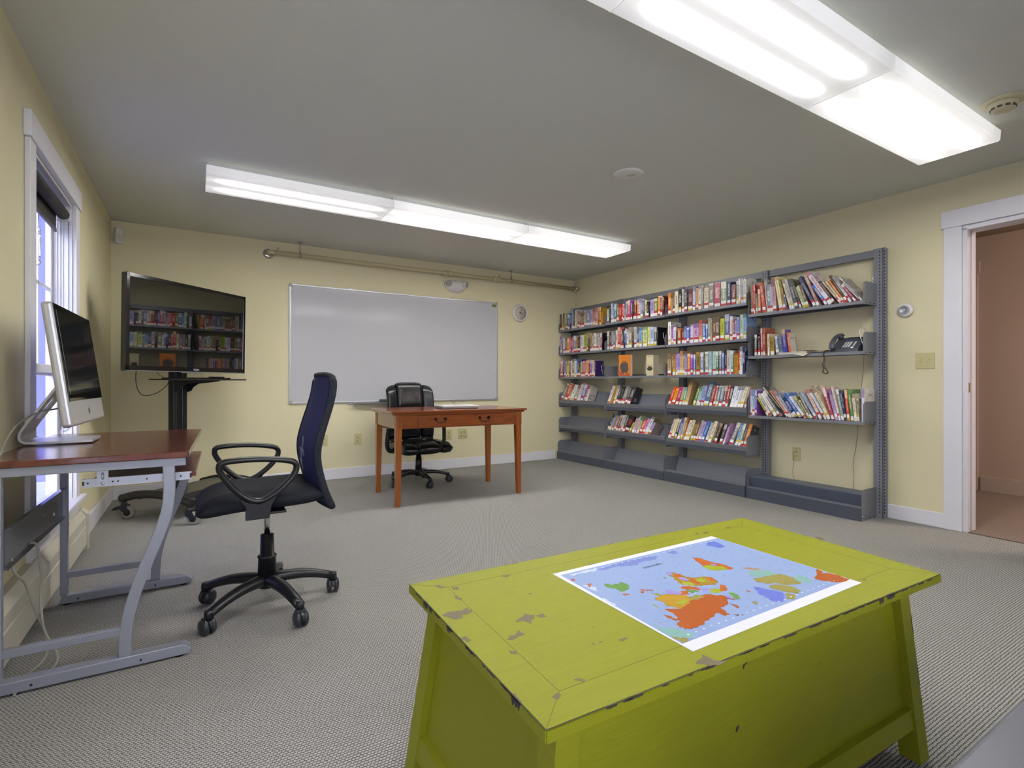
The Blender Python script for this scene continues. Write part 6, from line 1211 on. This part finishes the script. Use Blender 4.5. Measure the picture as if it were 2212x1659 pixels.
# fruit-shaped mark on the chin
bm = BM(); ap = [(0, .95), (.25, 1.0), (.62, .95), (.8, .78), (.62, .6), (.66, .38), (.86, .25), (.7, -.1), (.45, -.38), (.2, -.36), (0, -.32), (-.2, -.36), (-.45, -.38), (-.72, -.05), (-.86, .4), (-.75, .78), (-.5, .97), (-.2, .98)]
prism(bm, [IM @ Vector((x*.017, -.0004, .043+z*.017)) for x, z in ap], (IM.to_3x3() @ Vector((0, -.0006, 0))), 0)
prism(bm, [IM @ Vector((x*.017, -.0004, .043+z*.017)) for x, z in [(0, 1.1), (.05, 1.4), (.3, 1.6), (.35, 1.35), (.2, 1.15)]], (IM.to_3x3() @ Vector((0, -.0006, 0))), 0)
obj('logo', bm, mat('logo_dark', '3b3c40', .4), ic)
bm = BM(); ya, yb = 2.79, 3.01
inner = smooth_path([(-.368, 0, .776), (-.48, 0, .7755), (-.565, 0, .7765), (-.592, 0, .785), (-.598, 0, .808), (-.585, 0, .84), (-.53, 0, .93), (-.452, 0, 1.055)], 5)
th = .0045
L_, Rr = [], []
for k, p in enumerate(inner):
    t_ = (inner[min(k+1, len(inner)-1)]-inner[max(k-1, 0)]).normalized(); n_ = Vector((t_.z, 0, -t_.x)); L_.append(p+n_*th); Rr.append(p-n_*th)
for k in range(len(inner)-1):
    hole = False
    a, b, c, d = L_[k], L_[k+1], Rr[k+1], Rr[k]
    f0 = k/(len(inner)-1); wy0 = .0 ; 
    segs = [(ya, yb)]
    if .76 < f0 < .88: segs = [(ya, ya+.075), (yb-.075, yb)]
    for s0, s1 in segs: prism(bm, [(p.x, s0, p.z) for p in (a, b, c, d)], (0, s1-s0, 0))
bmesh.ops.remove_doubles(bm, verts=bm.verts[:], dist=.0003)
obj('stand', bm, M_ALUM, ic)
bm = BM(); tube(bm, smooth_path([(-.43, 2.90, .93), (-.50, 2.86, .91), (-.545, 2.80, .90), (-.575, 2.66, .86), (-.580, 2.52, .80), (-.570, 2.44, .768)], 6), .0035, 8); obj('power_cord', bm, mat('cord_grey', '9a978c', .5), ic)
for k, (P, lab) in enumerate((([(-.535, 2.40, .42), (-.528, 2.42, .36), (-.520, 2.50, .30), (-.505, 2.56, .18), (-.480, 2.585, .07), (-.47, 2.53, .008), (-.495, 2.40, .006), (-.50, 2.28, .006)], 'left one of two pale grey cables looping to the floor under the computer desk'),
                 ([(-.528, 2.60, .42), (-.510, 2.62, .40), (-.495, 2.60, .30), (-.490, 2.57, .20), (-.475, 2.545, .10), (-.43, 2.50, .012), (-.44, 2.38, .005), (-.49, 2.30, .005)], 'right one of two pale grey cables looping to the floor under the computer desk'))):
    bm = BM(); tube(bm, smooth_path(P, 6), .0042, 8); tag(obj('floor_cable', bm, MATS['cord_grey']), lab, 'cable', 'cables under the computer desk')
bm = BM(); tube(bm, smooth_path([(-.596, 2.36, .72), (-.594, 2.40, .60), (-.59, 2.44, .50), (-.592, 2.45, .40), (-.590, 2.50, .262)], 5), .003, 6)
tag(obj('wall_cable', bm, mat('cable_grey2', '8a877c', .5)), 'thin cable running down the left wall behind the computer desk', 'cable')

# ================================================================== TELEVISION ON ITS ROLLING STAND
tv = thing('television', 'large flat black television turned toward the room, reflecting the bookshelves', 'television', (-.03, 4.80, 1.10))
TVY = .78; TM = Matrix.Translation((-.014, 4.783, 1.102)) @ Matrix.Rotation(TVY, 4, 'Z') @ Matrix.Rotation(R(.9), 4, 'X')
W_, H_ = 1.1, .680
M_BEZ = mat('tv_bezel', '0b0b0c', .12, spec=.7)
bm = BM(); rbox(bm, (-W_/2, .002, 0), (W_/2, .045, H_), .006, 2, M=TM); rbox(bm, (-W_*.36, .04, .08), (W_*.36, .085, H_*.8), .012, 2, M=TM); cs = obj('case', bm, mat('tv_case', '2b2a26', .4), tv)
bm = BM()
for a, b in (((-W_/2, -.004, 0), (W_/2, .006, .040)), ((-W_/2, -.004, H_-.028), (W_/2, .006, H_)), ((-W_/2, -.004, 0), (-W_/2+.026, .006, H_)), ((W_/2-.026, -.004, 0), (W_/2, .006, H_))): rbox(bm, a, b, .002, 1, M=TM)
obj('bezel', bm, M_BEZ, tv)
M_SCR = mat('tv_screen', '060708', .02, spec=1.); M_SCR.node_tree.nodes['Principled BSDF'].inputs['IOR'].default_value = 1.75
bm = BM(); box(bm, (-W_/2+.025, -.0005, .039), (W_/2-.025, .004, H_-.027), 0, TM); obj('screen', bm, M_SCR, tv)
bm = BM(); rbox(bm, (-W_/2, -.006, .0), (W_/2, -.003, .006), .001, 1, M=TM); rbox(bm, (-.10, -.010, -.006), (.10, .01, .003), .002, 1, M=TM); obj('trim_strip', bm, mat('tv_trim', '8e8f92', .3, metal=.5), tv)
text_obj('brand_lettering', 'VIZIO', .022, TM @ Matrix.Translation((.03, -.0048, .020)) @ Matrix.Rotation(R(90), 4, 'X'), mat('tv_logo', 'c9c9c9', .4), tv, .0003)

st_ = thing('tv_stand', 'black rolling television stand with a small shelf and grey-wheeled casters', 'tv stand', (-.11, 4.84, 0))
u = Vector((math.cos(TVY), math.sin(TVY), 0)); n = Vector((math.sin(TVY), -math.cos(TVY), 0))
c0 = Vector((-.114, 4.884, 0)); BMX = TR(.02, 4.86, 0, .74); SM = Matrix.Translation(c0) @ Matrix.Rotation(TVY, 4, 'Z')    # local x = u, -y = n
bm = BM(); rbox(bm, (-.062, -.03, .12), (.062, .03, 1.45), .008, 2, M=SM); rbox(bm, (-.050, -.036, .14), (-.008, -.028, 1.40), .003, 1, M=SM); rbox(bm, (.008, -.036, .14), (.050, -.028, 1.40), .003, 1, M=SM); obj('column', bm, M_BLACKM, st_)
bm = BM(); rbox(bm, (-.22, -.035, 1.25), (.22, -.025, 1.62), .004, 1, M=SM); rbox(bm, (-.25, -.03, 1.30), (.25, -.012, 1.34), .003, 1, M=SM); obj('mounting_plate', bm, M_BLACKM, st_)
for s in (-1, 1):
    bm = BM(); P = smooth_path([BMX @ Vector((s*.355, y, z)) for y, z in [(-.335, .150), (-.30, .158), (-.18, .185), (0, .197), (.18, .185), (.30, .158), (.335, .150)]], 5)
    tube(bm, P, .030, 18); lg = obj('base_leg', bm, M_BLACKM, st_)
    for e in (-1, 1):
        p = BMX @ Vector((s*.355, e*.312, 0)); 
        bm = BM(); lathe(bm, [(0, .135), (.016, .135), (.016, .118), (.024, .114), (.024, .098), (0, .096)], (p.x, p.y, 0), 18)
        hd = math.atan2(-.45, .9); CMt = TR(p.x, p.y, 0, hd)
        for q in (-.023, .023): prism(bm, [(x, q-.003, z) for x, z in [(-.022, .10), (.026, .10), (.042, .05), (.036, .038), (.020, .038), (-.018, .07)]], (0, .006, 0), M=CMt)
        if s < 0 and e > 0: prism(bm, [(x, -.018, z) for x, z in [(-.02, .1), (-.06, .085), (-.085, .062), (-.05, .065), (-.01, .075)]], (0, .036, 0), M=CMt)
        fk = obj('caster_fork', bm, mat('fork_metal', '2d2f36', .35, metal=.4), st_)
        bm = BM(); lathe(bm, [(.026, -.018), (.041, -.018), (.046, -.012), (.046, .012), (.041, .018), (.026, .018)], seg=28, axis='Y', M=CMt @ Matrix.Translation((.028, 0, .046))); obj('tyre', bm, mat('tyre_grey', '8f8d88', .6), fk)
        bm = BM(); lathe(bm, [(0, -.021), (.022, -.020), (.031, -.015), (.031, .015), (.022, .020), (0, .021)], seg=24, axis='Y', M=CMt @ Matrix.Translation((.028, 0, .046))); obj('wheel_core', bm, mat('wheel_core', '15161c', .35), fk)
bm = BM(); rbox(bm, (-.355, -.17, .185), (.355, .17, .198), .003, 1, M=BMX); rbox(bm, (-.355, -.175, .150), (.355, -.165, .196), .002, 1, M=BMX); rbox(bm, (-.355, .165, .150), (.355, .175, .196), .002, 1, M=BMX); obj('base_plate', bm, mat('base_plate_grey', '3d3c38', .35, metal=.3), st_)
bm = BM(); rbox(bm, (-.27, -.38, 1.040), (.30, -.02, 1.050), .002, 1, M=SM); obj('media_shelf', bm, M_BLACKM, st_)
bm = BM()
for x in (-.06, .055): prism(bm, [(x, y, z) for y, z in [(-.03, 1.04), (-.34, 1.04), (-.34, 1.032), (-.14, 1.012), (-.09, .985), (-.07, .955), (-.03, .945)]], (.006, 0, 0), M=SM)
obj('shelf_bracket', bm, M_BLACKM, st_)
pl = thing('disc_player', 'slim black disc player on the shelf below the television', 'disc player', (-.0, 4.7, 1.05))
bm = BM(); rbox(bm, (-.20, -.30, 1.051), (.22, -.06, 1.060), .002, 1, M=SM); obj('case', bm, M_BEZ, pl)
bm = BM(); rbox(bm, (.03, -.305, 1.0605), (.15, -.26, 1.070), .003, 1, M=SM); 
tag(obj('remote_control', bm, mat('remote_black', '19191b', .35)), 'small black remote lying on the disc player', 'remote control')
bm = BM(); tube(bm, smooth_path([SM @ Vector(p) for p in [(-.38, -.04, 1.13), (-.37, -.02, 1.04), (-.34, -.01, .96), (-.28, 0, .925), (-.18, 0, .945), (-.10, .0, 1.00), (-.065, .02, 1.03)]], 6), .0028, 6); tube(bm, smooth_path([SM @ Vector(p) for p in [(-.24, -.06, 1.13), (-.23, -.06, 1.09), (-.20, -.08, 1.062)]], 4), .002, 6); obj('cables', bm, M_BLACKP, st_)

# ================================================================== GREY TABLE CORNER NEAR THE CAMERA
gr = thing('side_table', 'smooth grey table top cut off by the bottom right corner of the picture', 'table', (1.35, -.2, 0))
bm = BM(); rbox(bm, (.62, -.70, .470), (2.05, .291, .500), .010, 4); obj('table_top', bm, mat('grey_laminate', '606166', .35, spec=.35, var=(300, .05)), gr)
for x in (.68, 1.99):
    for y in (-.64, .23):
        bm = BM(); tube(bm, [(x, y, 0), (x, y, .47)], .018, 14); obj('leg', bm, M_BLACKM, gr)
